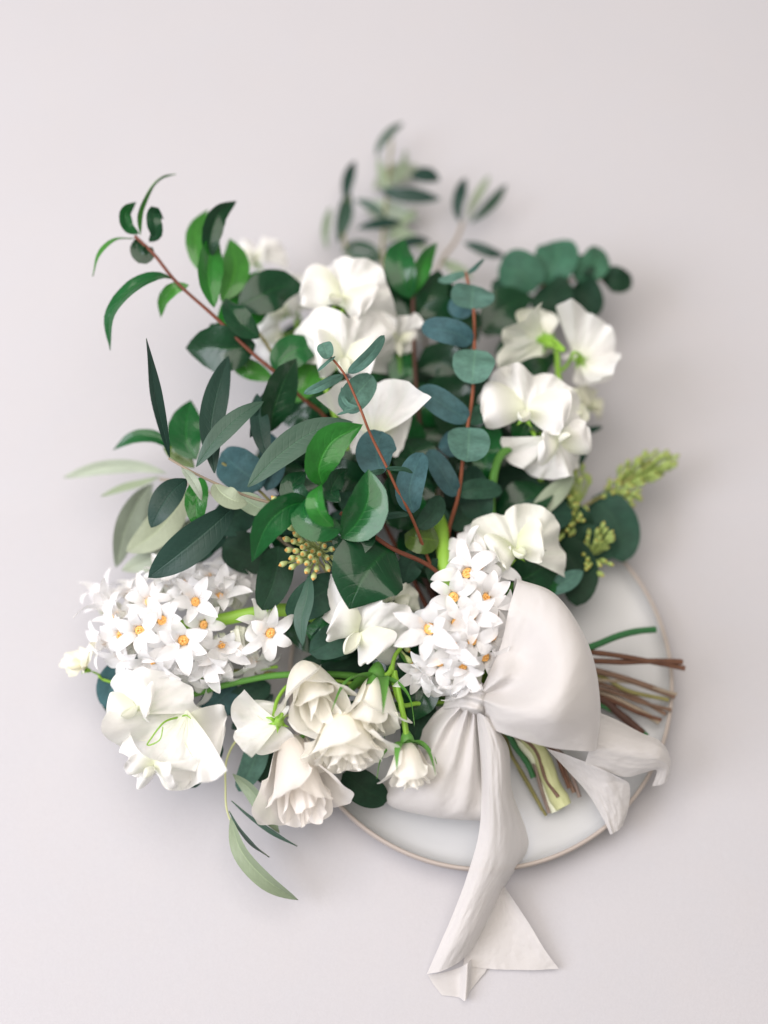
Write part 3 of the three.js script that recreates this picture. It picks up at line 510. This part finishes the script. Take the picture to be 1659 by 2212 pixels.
// right edge foliage
const eucF = spray('eucalyptus_stem', 'seeded eucalyptus at the right edge with blurred yellow green seed clusters', 'eucalyptus',
  [[1420, 985, 4], [1380, 1020, 4], [1320, 1060, 4], [1240, 1110, 4.2], [1150, 1230, 4.6], [1080, 1400, 5]], 5, M.oliveStem, 'thinLow', 8);
Ls(eucF, [
  [[[1130, 1132, 6], [1165, 1100, 6.4], [1205, 1060, 6.4], [1242, 1028, 6]], 46, 'oliveTan', { roll: 0, kind: 'olive' }],
  [[[1165, 1284, 5.4], [1200, 1266, 5.8], [1230, 1252, 5.6], [1260, 1234, 5.2]], 44, 'euc', { roll: 10, kind: 'olive' }],
  [[[1280, 1075, 3.6], [1318, 1110, 3.8], [1338, 1150, 3.6], [1346, 1215, 3.2]], 96, 'eucDark', { roll: 0 }],
  [[[1190, 1180, 4.4], [1230, 1200, 4.6], [1250, 1240, 4.4], [1245, 1310, 4]], 90, 'eucDeep', { roll: 0 }],
  [[[1150, 1100, 4.4], [1190, 1120, 4.6], [1230, 1130, 4.6], [1280, 1150, 4.2]], 100, 'eucDeep', { roll: 0 }],
  [[[1200, 1180, 3.8], [1250, 1170, 4], [1300, 1180, 3.8], [1330, 1200, 3.4]], 80, 'eucDark', { roll: 0 }],
  [[[1080, 1020, 5], [1110, 1050, 5.2], [1130, 1080, 5], [1140, 1130, 4.6]], 100, 'eucDeep', { roll: 0 }],
  [[[1190, 930, 5], [1230, 935, 5], [1270, 930, 5], [1302, 922, 4.6]], 18, 'eucDark', { roll: 0 }],
  [[[1200, 1030, 5], [1230, 1000, 5], [1250, 980, 5], [1262, 950, 4.6]], 40, 'eucDark', { roll: 0 }],
]);
stem(camC, [[1140, 1010, 5.4], [1120, 1080, 5.4], [1100, 1160, 5.2], [1080, 1300, 5]], 9, M.greyStem);
stem(camA, [[560, 720, 9.4], [590, 765, 9.2], [612, 790, 9]], 7, M.oliveStem, 9);
// seed clusters: bud on a thin stalk
function seeds(t, origin, list, size) {
  const o = P(...origin);
  list.forEach(([u, v, h], i) => {
    const p = P(u, v, h), s = pxSize(p) * size, dir = p.clone().sub(o).normalize();
    const stalk = tube([o, o.clone().lerp(p, .55).addScaledVector(UPV, -s * .5), p], s * .16, s * .2, 5);
    const bud = new THREE.LatheGeometry([[0, -1.1], [.25, -.95], [.42, -.5], [.56, 0], [.55, .35], [.4, .62], [.3, .7]].map(a => new THREE.Vector2(a[0] * s, a[1] * s)), 9);
    const cap = new THREE.LatheGeometry([[.36, .64], [.28, .8], [.12, .98], [0, 1.1]].map(a => new THREE.Vector2(a[0] * s, a[1] * s)), 9);
    const q = new THREE.Quaternion().setFromUnitVectors(V(0, 1, 0), dir); [bud, cap].forEach(g => { g.applyQuaternion(q); g.translate(p.x, p.y, p.z); });
    const b = part('seed', mergeGeometries([bud.toNonIndexed(), stalk.toNonIndexed()]), t === eucF ? M.seedGreen : M.seed, t); part('seed_tip', cap, t === eucF ? M.seedGold : M.seedTip, b);
  });
}
const sd = thing('seeded_eucalyptus', 'cluster of small green eucalyptus buds with amber tips below the camellia rosette', 'seed cluster', P(690, 1250, 5));
stem(sd, [[668, 1240, 8.6], [690, 1180, 9.4], [720, 1170, 8.8], [820, 1300, 6.6], [1000, 1490, 5.4]], 4, M.oliveStem, 6);
seeds(sd, [690, 1185, 9.6], [[628, 1140, 11.2], [641, 1136, 11], [652, 1150, 11.4], [620, 1165, 11.4], [636, 1170, 11.8], [650, 1168, 11.6], [664, 1178, 11.4], [624, 1188, 11.6], [640, 1190, 11.8], [656, 1196, 11.8], [676, 1190, 11.2], [612, 1218, 11], [632, 1224, 11], [648, 1212, 11.6], [664, 1216, 11.4], [680, 1210, 11.2], [690, 1196, 11], [700, 1180, 10.8], [716, 1186, 10.6], [706, 1204, 10.6], [684, 1228, 10.6], [678, 1244, 10.4], [708, 1226, 10.2], [722, 1206, 10.2], [664, 1232, 10.8], [618, 1076, 11.4], [594, 1080, 11.4], [646, 1205, 11], [632, 1205, 11.2], [668, 1160, 11], [690, 1170, 10.8], [655, 1182, 12], [672, 1202, 11.8], [641, 1155, 11.2], [1128 - 250, 1400, 7.4], [884, 1426, 7.4]], 12);
const cl = (cx, cy, h, n, sx, sy, rot) => Array.from({ length: n }, () => { const a = rr(0, 6.28), r = Math.sqrt(rnd()), x = r * sx * Math.cos(a), y = r * sy * Math.sin(a); return [cx + x * Math.cos(rot) - y * Math.sin(rot), cy + x * Math.sin(rot) + y * Math.cos(rot), h + rr(-.5, .5)]; });
seeds(eucF, [1330, 1050, 3.8], cl(1392, 1012, 4, 60, 76, 32, -.38), 9);
seeds(eucF, [1320, 1060, 3.8], cl(1342, 1062, 4, 36, 48, 38, -.3), 9);
seeds(eucF, [1250, 1090, 4.6], cl(1240, 1060, 5.2, 44, 36, 66, .1), 9);
seeds(eucF, [1270, 1200, 4.2], cl(1292, 1190, 4.8, 36, 34, 58, .1), 9);
seeds(eucF, [1240, 1120, 4.6], cl(1215, 1120, 5.2, 34, 48, 50, .1), 9);

// more cut ends in the bundle
for (const [t, p, w, m] of [
  [eucD, [[1030, 1500, 4.4], [1180, 1476, 3.4], [1300, 1488, 2.9], [1380, 1516, 2.6], [1450, 1534, 2.4]], 8, M.brown],
  [oliD, [[1030, 1505, 4.4], [1180, 1470, 3.2], [1300, 1470, 3], [1360, 1474, 2.9], [1462, 1500, 2.9]], 7, M.greyStem],
  [oliE, [[1030, 1515, 4], [1180, 1490, 3], [1300, 1524, 2.4], [1370, 1566, 2.1], [1398, 1590, 2]], 12, M.deepGreen],
  [fill, [[1030, 1515, 4], [1180, 1485, 3], [1300, 1506, 2.6], [1380, 1540, 2.3], [1428, 1556, 2.1]], 10, M.twig],
  [camB, [[1035, 1520, 4.6], [1120, 1570, 3.6], [1150, 1630, 2.7], [1176, 1690, 2.2], [1196, 1748, 1.9]], 9, M.mauve],
  [eucE, [[1035, 1520, 4.6], [1140, 1560, 3.8], [1210, 1640, 2.5], [1226, 1680, 2.2], [1240, 1712, 2]], 10, M.brown],
  [oliC, [[1035, 1520, 4.2], [1085, 1580, 3.4], [1110, 1640, 2.2], [1146, 1706, 1.8], [1180, 1762, 1.6]], 7, M.oliveStem],
]) stem(t, p, w, m, w, 'cut_stem');

// ---------------------------------------------------------------- flowers
// a frame for a flower: z is the way it faces (right, up, towards the eye), y its top
function frame(at, size, face, up, mirror) {
  const z = dirOf(...face), y0 = dirOf(...up), x = V().crossVectors(y0, z).normalize(), y = V().crossVectors(z, x), p = P(...at), s = pxSize(p) * size;
  return [new THREE.Matrix4().makeBasis(x.multiplyScalar(s), y.multiplyScalar(s), z.multiplyScalar(s)).setPosition(p), p, s];
}
const mixc = (a, b, t) => a.map((q, k) => q + (b[k] - q) * t);
const WHITE = [.885, .88, .86], GREENISH = [.82, .86, .64], CREAM = [.97, .955, .90], BUTTER = [.96, .92, .76], PEACH = [.96, .89, .81], SNOW = [.945, .945, .95];
const bakeTo = (g, m) => { g.applyMatrix4(m); return g; };
// sweet pea: banner (standard), two wings, keel, green calyx with five teeth, stalk back to the stem
function sweetPea(t, at, size, face, up, o = {}) {
  const [m, p, s] = frame(at, size, face, up), b = subGroup('blossom', t, p, o.label), ph = rr(0, 6), ph2 = rr(0, 6), ref = o.reflex ?? .3, ruf = o.ruffle ?? 1, spread = o.spread ?? 1.75;
  const base = o.base ?? GREENISH, tip = o.tip ?? WHITE, as = [rr(.94, 1.06), rr(.94, 1.06)];
  const banner = sheet((x, y) => {
    const a = 2 * x - 1, f = a * spread, r = .6 * (1 - .15 * Math.exp(-((f / .16) ** 2)) + .05 * Math.sin(f * 4 + ph2) + .02 * Math.sin(f * 11 + ph)) * as[a > 0 ? 1 : 0], q = y;
    const z = -ref * q * q * Math.pow(Math.abs(Math.sin(f * .9)), 1.4) + .16 * q * (1 - q) + ruf * (.075 * q * q * Math.sin(f * 6.3 + ph) + .05 * q ** 4 * Math.sin(f * 12 + ph2) + .016 * q ** 6 * Math.sin(f * 25 + ph)) - .05 * q * Math.exp(-((f / .22) ** 2)) + .05 * q * q * Math.sin(f * 3.1 + ph2) + (o.fold ?? .13) * q * (fbm(f * 3.2 + ph * 7, q * 2.2) - .5);
    return V(Math.sin(f) * r * q, Math.cos(f) * r * q - .08, z);
  }, 72, 22, (x, y) => { const v = 1 - .07 * Math.pow(Math.abs(Math.sin((2 * x - 1) * spread * 9 + ph)), 8) * (1 - .6 * y); return mixc(base, tip, Math.min(1, y * 1.9 + .12)).map((q, k) => q * (k === 1 ? Math.sqrt(v) : v)); });
  part('standard_petal', bakeTo(banner, m), M.petal, b);
  const wo = o.wing ?? .5;
  for (const sd of [-1, 1]) {
    const w1 = rr(.9, 1.1), pw = rr(0, 6);
    const wing = sheet((x, y) => {
      const a = 2 * x - 1, q = y, prof = Math.pow(Math.sin(Math.PI * Math.min(.98, q * .84 + .08)), .7);
      return V(sd * (.03 + wo * .62 * q * w1 * (1 - .3 * q) + .06 * Math.sin(3 * q)), .06 + .22 * a * prof * w1 - .3 * q * q + .1 * q, .06 + .42 * q - .26 * q * q - .12 * a * a * prof + .03 * q * Math.sin(5 * a + pw)).add(V(sd * .1 * a * prof, 0, .02 * Math.sin(9 * q + pw)));
    }, 24, 20, (x, y) => mixc(base, tip, Math.min(1, y * 1.8 + .1)));
    part('wing_petal', bakeTo(wing, m), M.petal, b);
  }
  const keel = sheet((x, y) => { const a = (2 * x - 1) * 2.2, r = .075 * Math.sin(Math.PI * (y * .88 + .08)); return V(Math.sin(a) * r, .02 - .2 * y + .08 * y * y - Math.cos(a) * r * .9, .05 + .34 * y); }, 14, 12, () => mixc(base, tip, .6));
  part('keel_petal', bakeTo(keel, m), M.petal, b);
  const cal = [new THREE.LatheGeometry([[.01, -.2], [.05, -.17], [.085, -.1], [.1, 0]].map(a => new THREE.Vector2(...a)), 14).rotateX(Math.PI / 2).toNonIndexed()];
  for (let k = 0; k < 5; k++) {
    const az = k * 1.2566 + .3, fl = rr(.8, 1.3);
    cal.push(sheet((x, y) => { const w = .055 * (1 - y) * (2 * x - 1), r = .095 + .14 * y * y * fl, z = .0 + .16 * y - .15 * y * y * fl; return V(Math.cos(az) * r - Math.sin(az) * w, Math.sin(az) * r + Math.cos(az) * w, z - .01); }, 4, 8).toNonIndexed());
  }
  if (o.bare) return b;
  const c = mergeGeometries(cal); c.computeVertexNormals(); c.scale(.62, .62, .8); c.translate(0, -.06, -.02);
  part('calyx', bakeTo(c, m), M.fresh, b);
  if (o.to) {
    const a = V(0, -.06, -.2).applyMatrix4(m), d = V(0, -.1, -.5).applyMatrix4(m), e = P(...o.to);
    part('stalk', tube([a, d.lerp(e, .25), e.clone().lerp(a, .3).add(V(0, .003, 0)), e], s * .02, s * .024), M.fresh, b);
  }
  return b;
}
function pea(name, label, route, w, mat, end) { const last = route[route.length - 1], t = thing(name, label, 'sweet pea', P(last[0], last[1], last[2] - 1)); const k = K(rr(-20, 5), rr(4, 6)); stem(t, end ? [...route, k] : route, w, mat, w * 1.2); if (end) cutStem(t, k, end, w * 1.1); return t; }
let sp = pea('sweet_pea', 'tall white sweet pea stem at the top centre with two large ruffled blossoms', [[690, 690, 9.6], [694, 740, 9.4], [705, 840, 8.6], [780, 1040, 6]], 11, M.fresh);
sweetPea(sp, [738, 645, 10.4], 200, [-.2, .1, .9], [.35, 1, 0], { to: [690, 700, 9.6], reflex: .22, wing: .75 });
sweetPea(sp, [742, 772, 10.4], 196, [.1, -.25, .9], [.15, 1, .2], { to: [694, 740, 9.4], reflex: .5 });
sp = pea('sweet_pea', 'white sweet pea in the centre with a pale green veined blossom behind the thin eucalyptus', [[820, 880, 8], [830, 960, 7], [860, 1100, 6]], 10, M.green);
sweetPea(sp, [808, 926, 10], 215, [.1, -.25, -.95], [.02, 1, .1], { bare: true, reflex: .5, ruffle: .25, spread: 1.15, base: [.74, .80, .52] });
sp = pea('sweet_pea', 'half hidden white sweet pea between the top camellia and the central blossoms', [[862, 770, 7.4], [868, 860, 6.6], [890, 1000, 6]], 10, M.green);
sweetPea(sp, [858, 730, 8], 115, [.2, -.6, .5], [.2, 1, .4], { to: [862, 775, 7.4] });
sp = pea('sweet_pea', 'blurred white sweet pea behind the camellia branch at the upper left, with three blossoms', [[640, 640, 5.6], [645, 720, 5.8], [690, 860, 5.6], [780, 1040, 5]], 10, M.fresh);
sweetPea(sp, [552, 560, 5.8], 116, [-.2, .3, .8], [-.2, 1, 0], { to: [600, 600, 5.6] });
sweetPea(sp, [612, 668, 6.4], 150, [-.3, -.1, .9], [-.4, 1, 0], { to: [650, 690, 5.6] });
sweetPea(sp, [606, 735, 6], 130, [-.3, -.3, .8], [-.6, -.6, 0], { to: [650, 720, 5.6] });
// right hand side
sp = pea('sweet_pea', 'white sweet pea at the upper right with two nodding blossoms on hooked green stalks', [[1206, 812, 6.6], [1208, 870, 6.2], [1180, 990, 5.6], [1120, 1200, 5]], 13, M.fresh, 'green');
sweetPea(sp, [1170, 738, 7.6], 200, [-.25, .35, -.8], [-1, -.05, .1], { to: [1196, 735, 8], reflex: .5, ruffle: .8, spread: 1.15, tip: [.90, .91, .83] });
sweetPea(sp, [1262, 776, 7], 158, [.1, -.3, -.9], [.8, .35, .1], { to: [1214, 800, 6.8], reflex: .6, spread: 1.7 });
part('stalk', tube(line([[1160, 733, 7.6], [1185, 726, 8], [1200, 745, 7.8], [1206, 812, 6.6]]), .0018, .0022), M.fresh, sp);
sp = pea('sweet_pea', 'white sweet pea on the right with two large open blossoms on a thick green stem', [[1170, 950, 8], [1090, 975, 8], [1068, 1020, 8], [1060, 1130, 6.6], [1060, 1300, 5.4]], 17, M.green);
sweetPea(sp, [1136, 888, 9.4], 196, [-.15, .0, .95], [.1, 1, .1], { to: [1160, 960, 8], reflex: .3, wing: .85 });
sweetPea(sp, [1204, 952, 8.6], 168, [.35, -.1, .85], [.35, -.9, .2], { to: [1168, 950, 8], reflex: .35, wing: .7 });
sweetPea(sp, [1230, 890, 7.4], 110, [.5, .1, .6], [.5, 1, 0], { to: [1180, 940, 7.6], tip: [.84, .86, .74], reflex: .1 });
sweetPea(sp, [1272, 876, 4.6], 90, [.5, .1, .6], [.3, 1, 0], { to: [1200, 950, 6], tip: [.80, .80, .66] });
sp = pea('sweet_pea', 'rounded cream white sweet pea with crumpled petals above the right hyacinth', [[1110, 1250, 6.6], [1080, 1340, 6], [1050, 1480, 5]], 10, M.green);
sweetPea(sp, [1112, 1186, 8.4], 188, [.1, .1, .95], [-.25, 1, .1], { to: [1105, 1245, 6.8], reflex: .22, ruffle: 1.1, spread: 2.2, tip: [.90, .91, .84], base: [.70, .76, .48] });
// middle and lower left
sp = pea('sweet_pea', 'white sweet pea below the camellia rosette with broad folded petals', [[850, 1380, 7.4], [880, 1430, 6.6], [960, 1500, 5]], 11, M.green);
sweetPea(sp, [778, 1362, 9], 205, [-.25, -.35, .85], [.6, .8, .2], { to: [850, 1385, 7.4], reflex: .35, ruffle: .8, spread: 1.9 });
sweetPea(sp, [846, 1300, 8], 110, [.2, .2, .8], [.4, 1, 0], { to: [850, 1370, 7.4], tip: [.86, .88, .78] });
sp = pea('sweet_pea', 'large white sweet pea at the lower left with two overlapping blossoms and curled green tendrils', [[380, 1512, 4.8], [480, 1482, 5.4], [590, 1460, 6], [760, 1460, 5.6], [980, 1505, 5]], 13, M.green);
sweetPea(sp, [300, 1530, 7.2], 185, [-.4, .15, .9], [-.35, 1, .1], { to: [375, 1515, 4.8], reflex: .35 });
sweetPea(sp, [396, 1556, 7], 290, [.1, -.2, -.95], [-.42, -1, 0], { bare: true, reflex: .3, spread: 1.12, ruffle: 1.7, fold: .2 });
sweetPea(sp, [352, 1545, 5.2], 120, [.2, .4, .7], [.2, 1, .1], { to: [390, 1530, 5] });
sweetPea(sp, [334, 1650, 7.6], 150, [-.25, -.55, .8], [-.3, -1, .2], { bare: true, ruffle: 1.7, reflex: .3, wing: .7 });
part('tendril', tube(line([[390, 1548, 6.6], [355, 1560, 7.6], [330, 1590, 7.8], [318, 1610, 7.4], [345, 1598, 7.8], [352, 1570, 7.8]]), .0007, .0004, 6), M.fresh, sp);
part('tendril', tube(line([[388, 1550, 6.6], [402, 1545, 7.2], [412, 1552, 7.4]]), .0007, .0003, 6), M.fresh, sp);
sp = pea('sweet_pea', 'small cream sweet pea bud opening at the far left edge of the bouquet', [[222, 1468, 4.4], [270, 1480, 4.2], [330, 1478, 4.4], [410, 1468, 4.8], [600, 1440, 5]], 6, M.fresh);
sweetPea(sp, [182, 1440, 4.8], 105, [-.5, .2, .5], [-.5, 1, .1], { to: [222, 1468, 4.4], tip: [.88, .87, .74], base: [.86, .82, .58], reflex: -.2, spread: 1.3 });
sp = pea('sweet_pea', 'moth shaped white sweet pea beside the lower left rose, its side petals spread', [[590, 1552, 6], [600, 1510, 6], [640, 1470, 5.6], [800, 1480, 5]], 8, M.fresh);
sweetPea(sp, [592, 1562, 6.8], 175, [-.1, -.3, -.9], [-1, -.15, .1], { to: [600, 1545, 6.4], reflex: .6, spread: .8, ruffle: .7 });
for (const [u, v] of [[575, 1550], [610, 1545], [600, 1575]]) part('calyx', tube(line([[596, 1560, 6.4], [(596 + u) / 2, (1560 + v) / 2 - 3, 7], [u, v, 6.8]]), .0022, .0004, 6), M.fresh, sp);

// roses: petals wound in a spiral, closed or opened, with hip and sepals on those seen from behind
function rose(t, name, at, size, axis, n, open, o = {}) {
  const [m, p, s] = frame(at, size, axis, Math.abs(axis[1]) > .8 ? [0, .2, 1] : [0, 1, .3]), b = subGroup(name, t, p, o.label);
  const flip = new THREE.Matrix4().makeRotationX(Math.PI / 2); m.multiply(flip);
  for (let i = 0; i < n; i++) {
    const q = (i + .5) / n, az = i * 2.4 + (o.spin ?? 0), R = .07 + .36 * Math.pow(q, .85), span = 1.35 - .35 * q, Hh = (o.tall ?? .62) * (1 - .12 * q), fl = open * q * q * rr(.8, 1.2), ph = rr(0, 6), ph2 = rr(0, 6), curl = (o.curl ?? .12) * (.25 + q);
    const g = sheet((x, y) => {
      const a = 2 * x - 1, se = y * (1 - .2 * a * a * a * a - .1 * a * a + .03 * Math.sin(a * 4 + ph)), wid = span * Math.min(1, .45 + .9 * Math.sqrt(y)), th = az + a * wid;
      const c = Math.max(0, (y - .72) / .28), rad = R * (.22 + .78 * Math.pow(se, .5)) * (1 - .12 * (1 - q) * y) + fl * .55 * Math.pow(se, 2.1) + curl * c * c + .03 * q * y * y * Math.sin(a * 4 + ph) + (o.rag ?? 1) * .014 * y ** 5 * Math.sin(a * 13 + ph2);
      return V(Math.cos(th) * rad, Hh * se * (1 - fl * .35 * se) - curl * .75 * c * c - .1 * q * open - .3, Math.sin(th) * rad);
    }, 30, 20, (x, y) => mixc(o.base ?? BUTTER, o.tip ?? CREAM, Math.min(1, .15 + y * 1.25)));
    part('petal', bakeTo(g, m), M.waxy, b);
  }
  if (o.sepals) {
    const hip = new THREE.LatheGeometry([[.02, -.62], [.07, -.58], [.13, -.48], [.15, -.4], [.13, -.32], [.2, -.24]].map(a => new THREE.Vector2(a[0] * .9, a[1] + .06)), 18); hip.computeVertexNormals();
    part('hip', bakeTo(hip, m), M.green, b);
    for (let k = 0; k < 5; k++) {
      const az = k * 1.2566 + (o.spin ?? 0), L = rr(.75, 1), fl = rr(.8, 1.25) * (o.flare ?? 1);
      const g = sheet((x, y) => { const a = 2 * x - 1, w = .13 * Math.pow(1 - y, .8) * (y < .1 ? .7 + 3 * y : 1) * a, r = .11 + .42 * Math.sin(Math.min(1, y * 1.3) * 1.5) * .85 + .16 * fl * y * y, z = -.3 + L * .75 * y * y - .04 * a * a; return V(Math.cos(az) * r - Math.sin(az) * w, z, Math.sin(az) * r + Math.cos(az) * w); }, 6, 14);
      part('sepal', bakeTo(g, m), M.green, b);
    }
  }
  return [b, m];
}
function roseSpray(label, route, w, mat) { const last = route[route.length - 1], t = thing('rose_spray', label, 'rose', P(last[0], last[1], last[2] - 1)); stem(t, route, w, mat, w * 1.2); return t; }
let rs = roseSpray('full cream white rose facing the viewer at the centre of the lower flowers', [[690, 1520, 5.6], [760, 1530, 5], [980, 1508, 4.6]], 12, M.green);
rose(rs, 'bloom', [672, 1480, 7.4], 188, [.3, -.55, .75], 10, .06, { tall: .9, spin: 1, curl: .07, rag: .3 });
rs = roseSpray('open cream white rose seen from the side with ruffled petals above the ribbon', [[740, 1560, 5.4], [800, 1540, 5], [1000, 1512, 4.6]], 12, M.green);
rose(rs, 'bloom', [750, 1602, 7.8], 205, [.12, -.88, .42], 15, .12, { curl: .06, spin: .4, tall: .62, rag: 1.4 });
for (const [u, v, h] of [[742, 1575, 7.6], [760, 1560, 7.4], [725, 1545, 7.2]]) part('sepal', tube(line([[735, 1530, 6.6], [(735 + u) / 2, (1530 + v) / 2, 7.4], [u, v, h]]), .002, .0005, 6), M.green, rs);
rs = roseSpray('loose blush white rose with drooping crumpled petals at the bottom of the bouquet', [[640, 1600, 4.8], [720, 1550, 4.8], [980, 1510, 4.4]], 10, M.green);
rose(rs, 'bloom', [642, 1644, 5.2], 200, [.2, -.72, .62], 9, .12, { curl: .06, tip: [.93, .90, .86], base: PEACH, spin: 2, tall: 1.05 });
rs = roseSpray('spray of two white rosebuds with green sepals hanging beside the bow knot', [[872, 1392, 8], [852, 1420, 8], [848, 1460, 7.6], [866, 1520, 7.4], [900, 1520, 6.2], [1000, 1512, 5]], 9, M.fresh);
rose(rs, 'bud', [806, 1512, 7.8], 155, [-.12, -.88, .38], 9, .22, { sepals: true, tall: .85, curl: .1, spin: 1.2 });
rose(rs, 'bud', [884, 1640, 7.4], 116, [.1, -.92, .3], 10, .2, { sepals: true, tall: .9, curl: .06, base: PEACH, spin: .5 });
stem(rs, [[848, 1440, 7.6], [840, 1455, 7.8], [822, 1464, 7.8]], 13, M.fresh, 12, 'stalk');
stem(rs, [[852, 1450, 7.6], [862, 1500, 7.8], [874, 1560, 7.7], [878, 1590, 7.6]], 12, M.fresh, 13, 'stalk');

// hyacinths: florets of six recurved tepals round a thick stem
function floretProto(th, wid, sd) {
  const g = new THREE.Group(); g.name = 'floret';
  for (let k = 0; k < 6; k++) {
    const az = k * Math.PI / 3 + rr(-.16, .16), T = th * rr(.6, 1.4), L = rr(.46, .7), tw = rr(-.7, .7), w0 = wid * (k % 2 ? 1 : .85);
    const geo = sheet((x, y) => {
      const a = 2 * x - 1, t = Math.max(0, (y - .32) / .68), th2 = T * t, kk = L / T, r = y < .32 ? .1 + .035 * Math.sin(y / .32 * Math.PI * .8) : .12 + kk * (1 - Math.cos(th2)) * 1.15, z = y < .32 ? -.42 + .42 * y / .32 : kk * Math.sin(th2);
      const w = w0 * (y < .32 ? .5 : Math.pow(Math.sin(Math.PI * (.2 + .8 * Math.pow(t, 1.1))), .75) + .015) * a, dip = -.1 * w0 * (1 - a * a) * 1.6;
      const nr = Math.sin(th2 - Math.PI / 2), nz = Math.cos(th2 - Math.PI / 2);
      return V(Math.cos(az + tw * t * .3) * (r + dip * -nr) - Math.sin(az) * w, Math.sin(az + tw * t * .3) * (r + dip * -nr) + Math.cos(az) * w, z + dip * nz + tw * w * t * .4);
    }, 8, 18, (x, y) => mixc([.84, .86, .74], SNOW, Math.min(1, Math.max(0, y * 2.6 - .1))));
    const t = new THREE.Mesh(geo, M.waxy); t.name = 'tepal'; g.add(t);
  }
  const an = []; for (let k = 0; k < 5; k++) { const c = new THREE.CapsuleGeometry(.026, .05, 3, 7); c.rotateX(Math.PI / 2); const a = k * 1.2566; c.translate(Math.cos(a) * .04, Math.sin(a) * .04, .03 + .01 * (k % 2)); an.push(c); }
  const c0 = new THREE.SphereGeometry(.1, 14, 8).scale(1, 1, .35).translate(0, 0, .005); an.push(c0);
  const s = new THREE.Mesh(mergeGeometries(an), M.amber); s.name = 'stamens'; g.add(s);
  return g;
}
const florets = [floretProto(1.7, .15, 1), floretProto(2.2, .14, 2), floretProto(2.9, .15, 3), floretProto(1.5, .16, 4), floretProto(2.6, .14, 5)];
function hyacinth(label, route, w, w1, list, mat) {
  const last = route[route.length - 1], t = thing('hyacinth', label, 'hyacinth', P(last[0], last[1], Math.max(0, last[2] - 1)));
  stem(t, route, w, mat, w1); const wb = worldBase(t);
  const extra = list.filter((q, i) => i % 3 !== 1).map(([u, v, h, x, y, z]) => [u + rr(-26, 26), v + rr(-22, 22), h - rr(.5, 1.1), x + rr(-.6, .6), y + rr(-.6, .6), z, 98]);
  [...list, ...extra].forEach(([u, v, h, x, y, z, size], i) => {
    const [m, p, s] = frame([u, v, h], (size ?? 108) * rr(.92, 1.08), [x, y, z], [rr(-.8, .8), 1, .2]), f = florets[Math.floor(rnd() * 5)].clone();
    m.setPosition(p.sub(wb)); m.decompose(f.position, f.quaternion, f.scale); f.scale.x *= rr(.86, 1.1); f.scale.y *= rr(.9, 1.1); t.add(f);
  });
  return t;
}
hyacinth('plump white hyacinth head on the left with a thick yellow green stem showing', [[250, 1362, 5.4], [330, 1358, 5.8], [430, 1347, 6.4], [520, 1330, 6.8], [630, 1318, 6.6], [760, 1370, 5.6], [980, 1500, 5]], 26, 34, [
  [422, 1300, 8.2, .15, .25, .9], [302, 1362, 8.4, -.15, -.05, .95], [396, 1383, 8.6, 0, -.2, .95], [584, 1367, 8.4, .1, -.1, .95],
  [322, 1300, 7.6, -.1, .5, .8], [366, 1262, 6.6, -.1, .8, .5], [500, 1258, 6.6, .1, .8, .4, 120], [448, 1248, 6.4, .1, .9, .3], [400, 1262, 6.8, 0, .7, .6],
  [475, 1290, 7, .2, .6, .7], [525, 1275, 6, .4, .7, .4, 120], [252, 1330, 6.6, -.7, .3, .5], [228, 1385, 6, -.8, -.1, .4], [268, 1418, 6.2, -.5, -.5, .6],
  [236, 1308, 5.4, -.7, .6, .2], [282, 1286, 5.6, -.4, .8, .3], [330, 1425, 6.8, -.1, -.6, .7], [392, 1440, 6.4, 0, -.7, .5], [445, 1425, 7.2, .1, -.5, .8], [480, 1392, 7.4, .2, -.3, .8],
  [516, 1398, 7.4, .2, -.9, .3, 100], [470, 1456, 6, .1, -.8, .4], [545, 1425, 5.8, .3, -.7, .4], [350, 1340, 7.8, -.1, .2, .9], [262, 1372, 7, -.5, -.1, .8], [440, 1350, 7.2, .1, .1, .9, 90], [360, 1400, 7, -.2, -.4, .8],
], M.fresh);
const hy = hyacinth('sharp white hyacinth head beside the bow with amber centred florets', [[985, 1440, 7.4], [980, 1360, 7.6], [972, 1280, 8], [962, 1230, 8.2], [952, 1150, 7.6], [945, 1110, 6.8]], 24, 36, [
  [928, 1358, 10.4, -.2, 0, .95, 118], [980, 1290, 10.4, .05, .1, .97, 112], [1003, 1192, 8.4, -.4, .6, .6, 96], [1036, 1222, 8.6, .1, .5, .8], [1010, 1238, 9, -.3, .3, .8], [1060, 1250, 8, .5, .4, .6],
  [1050, 1292, 9.4, .35, .2, .85], [1066, 1335, 9, .6, 0, .7], [1018, 1330, 10.2, .1, 0, 1], [1064, 1375, 9, .6, -.2, .7], [1020, 1385, 10, .15, -.15, .95], [978, 1392, 10, -.1, -.3, .9],
  [948, 1430, 9.2, -.3, -.4, .8], [1000, 1440, 9.4, 0, -.5, .8], [1048, 1420, 8.8, .4, -.4, .7], [925, 1450, 8, -.5, -.6, .5, 96], [965, 1476, 8, -.1, -.8, .5], [1010, 1475, 8, .2, -.8, .4], [985, 1345, 10.2, -.1, .1, .98, 104],
], M.fresh);
part('cut_stem', tube(line([[985, 1440, 6.4], K(0, 5), ...END.thick]), .0045, .0062, 14), M.paleStem, hy);
part('cut_stem', tube(line([[1000, 1480, 5.6], K(10, 4.4), ...END.pale]), .0028, .0046, 14), std('#dfe3cc', .6), hy, 'pale hollow cut stem end');
stem(sp, [[900, 1490, 4.6], K(-15, 4.2), ...END.oliveLow], 8, M.oliveStem);
stem(sp, [[800, 1480, 5], K(-15, 5.2), ...END.mauve], 8, M.greyStem, 10, 'stem');

scene.traverse(o => { if (o.isMesh) { o.castShadow = true; o.receiveShadow = true; } });
renderer.render(scene, camera);
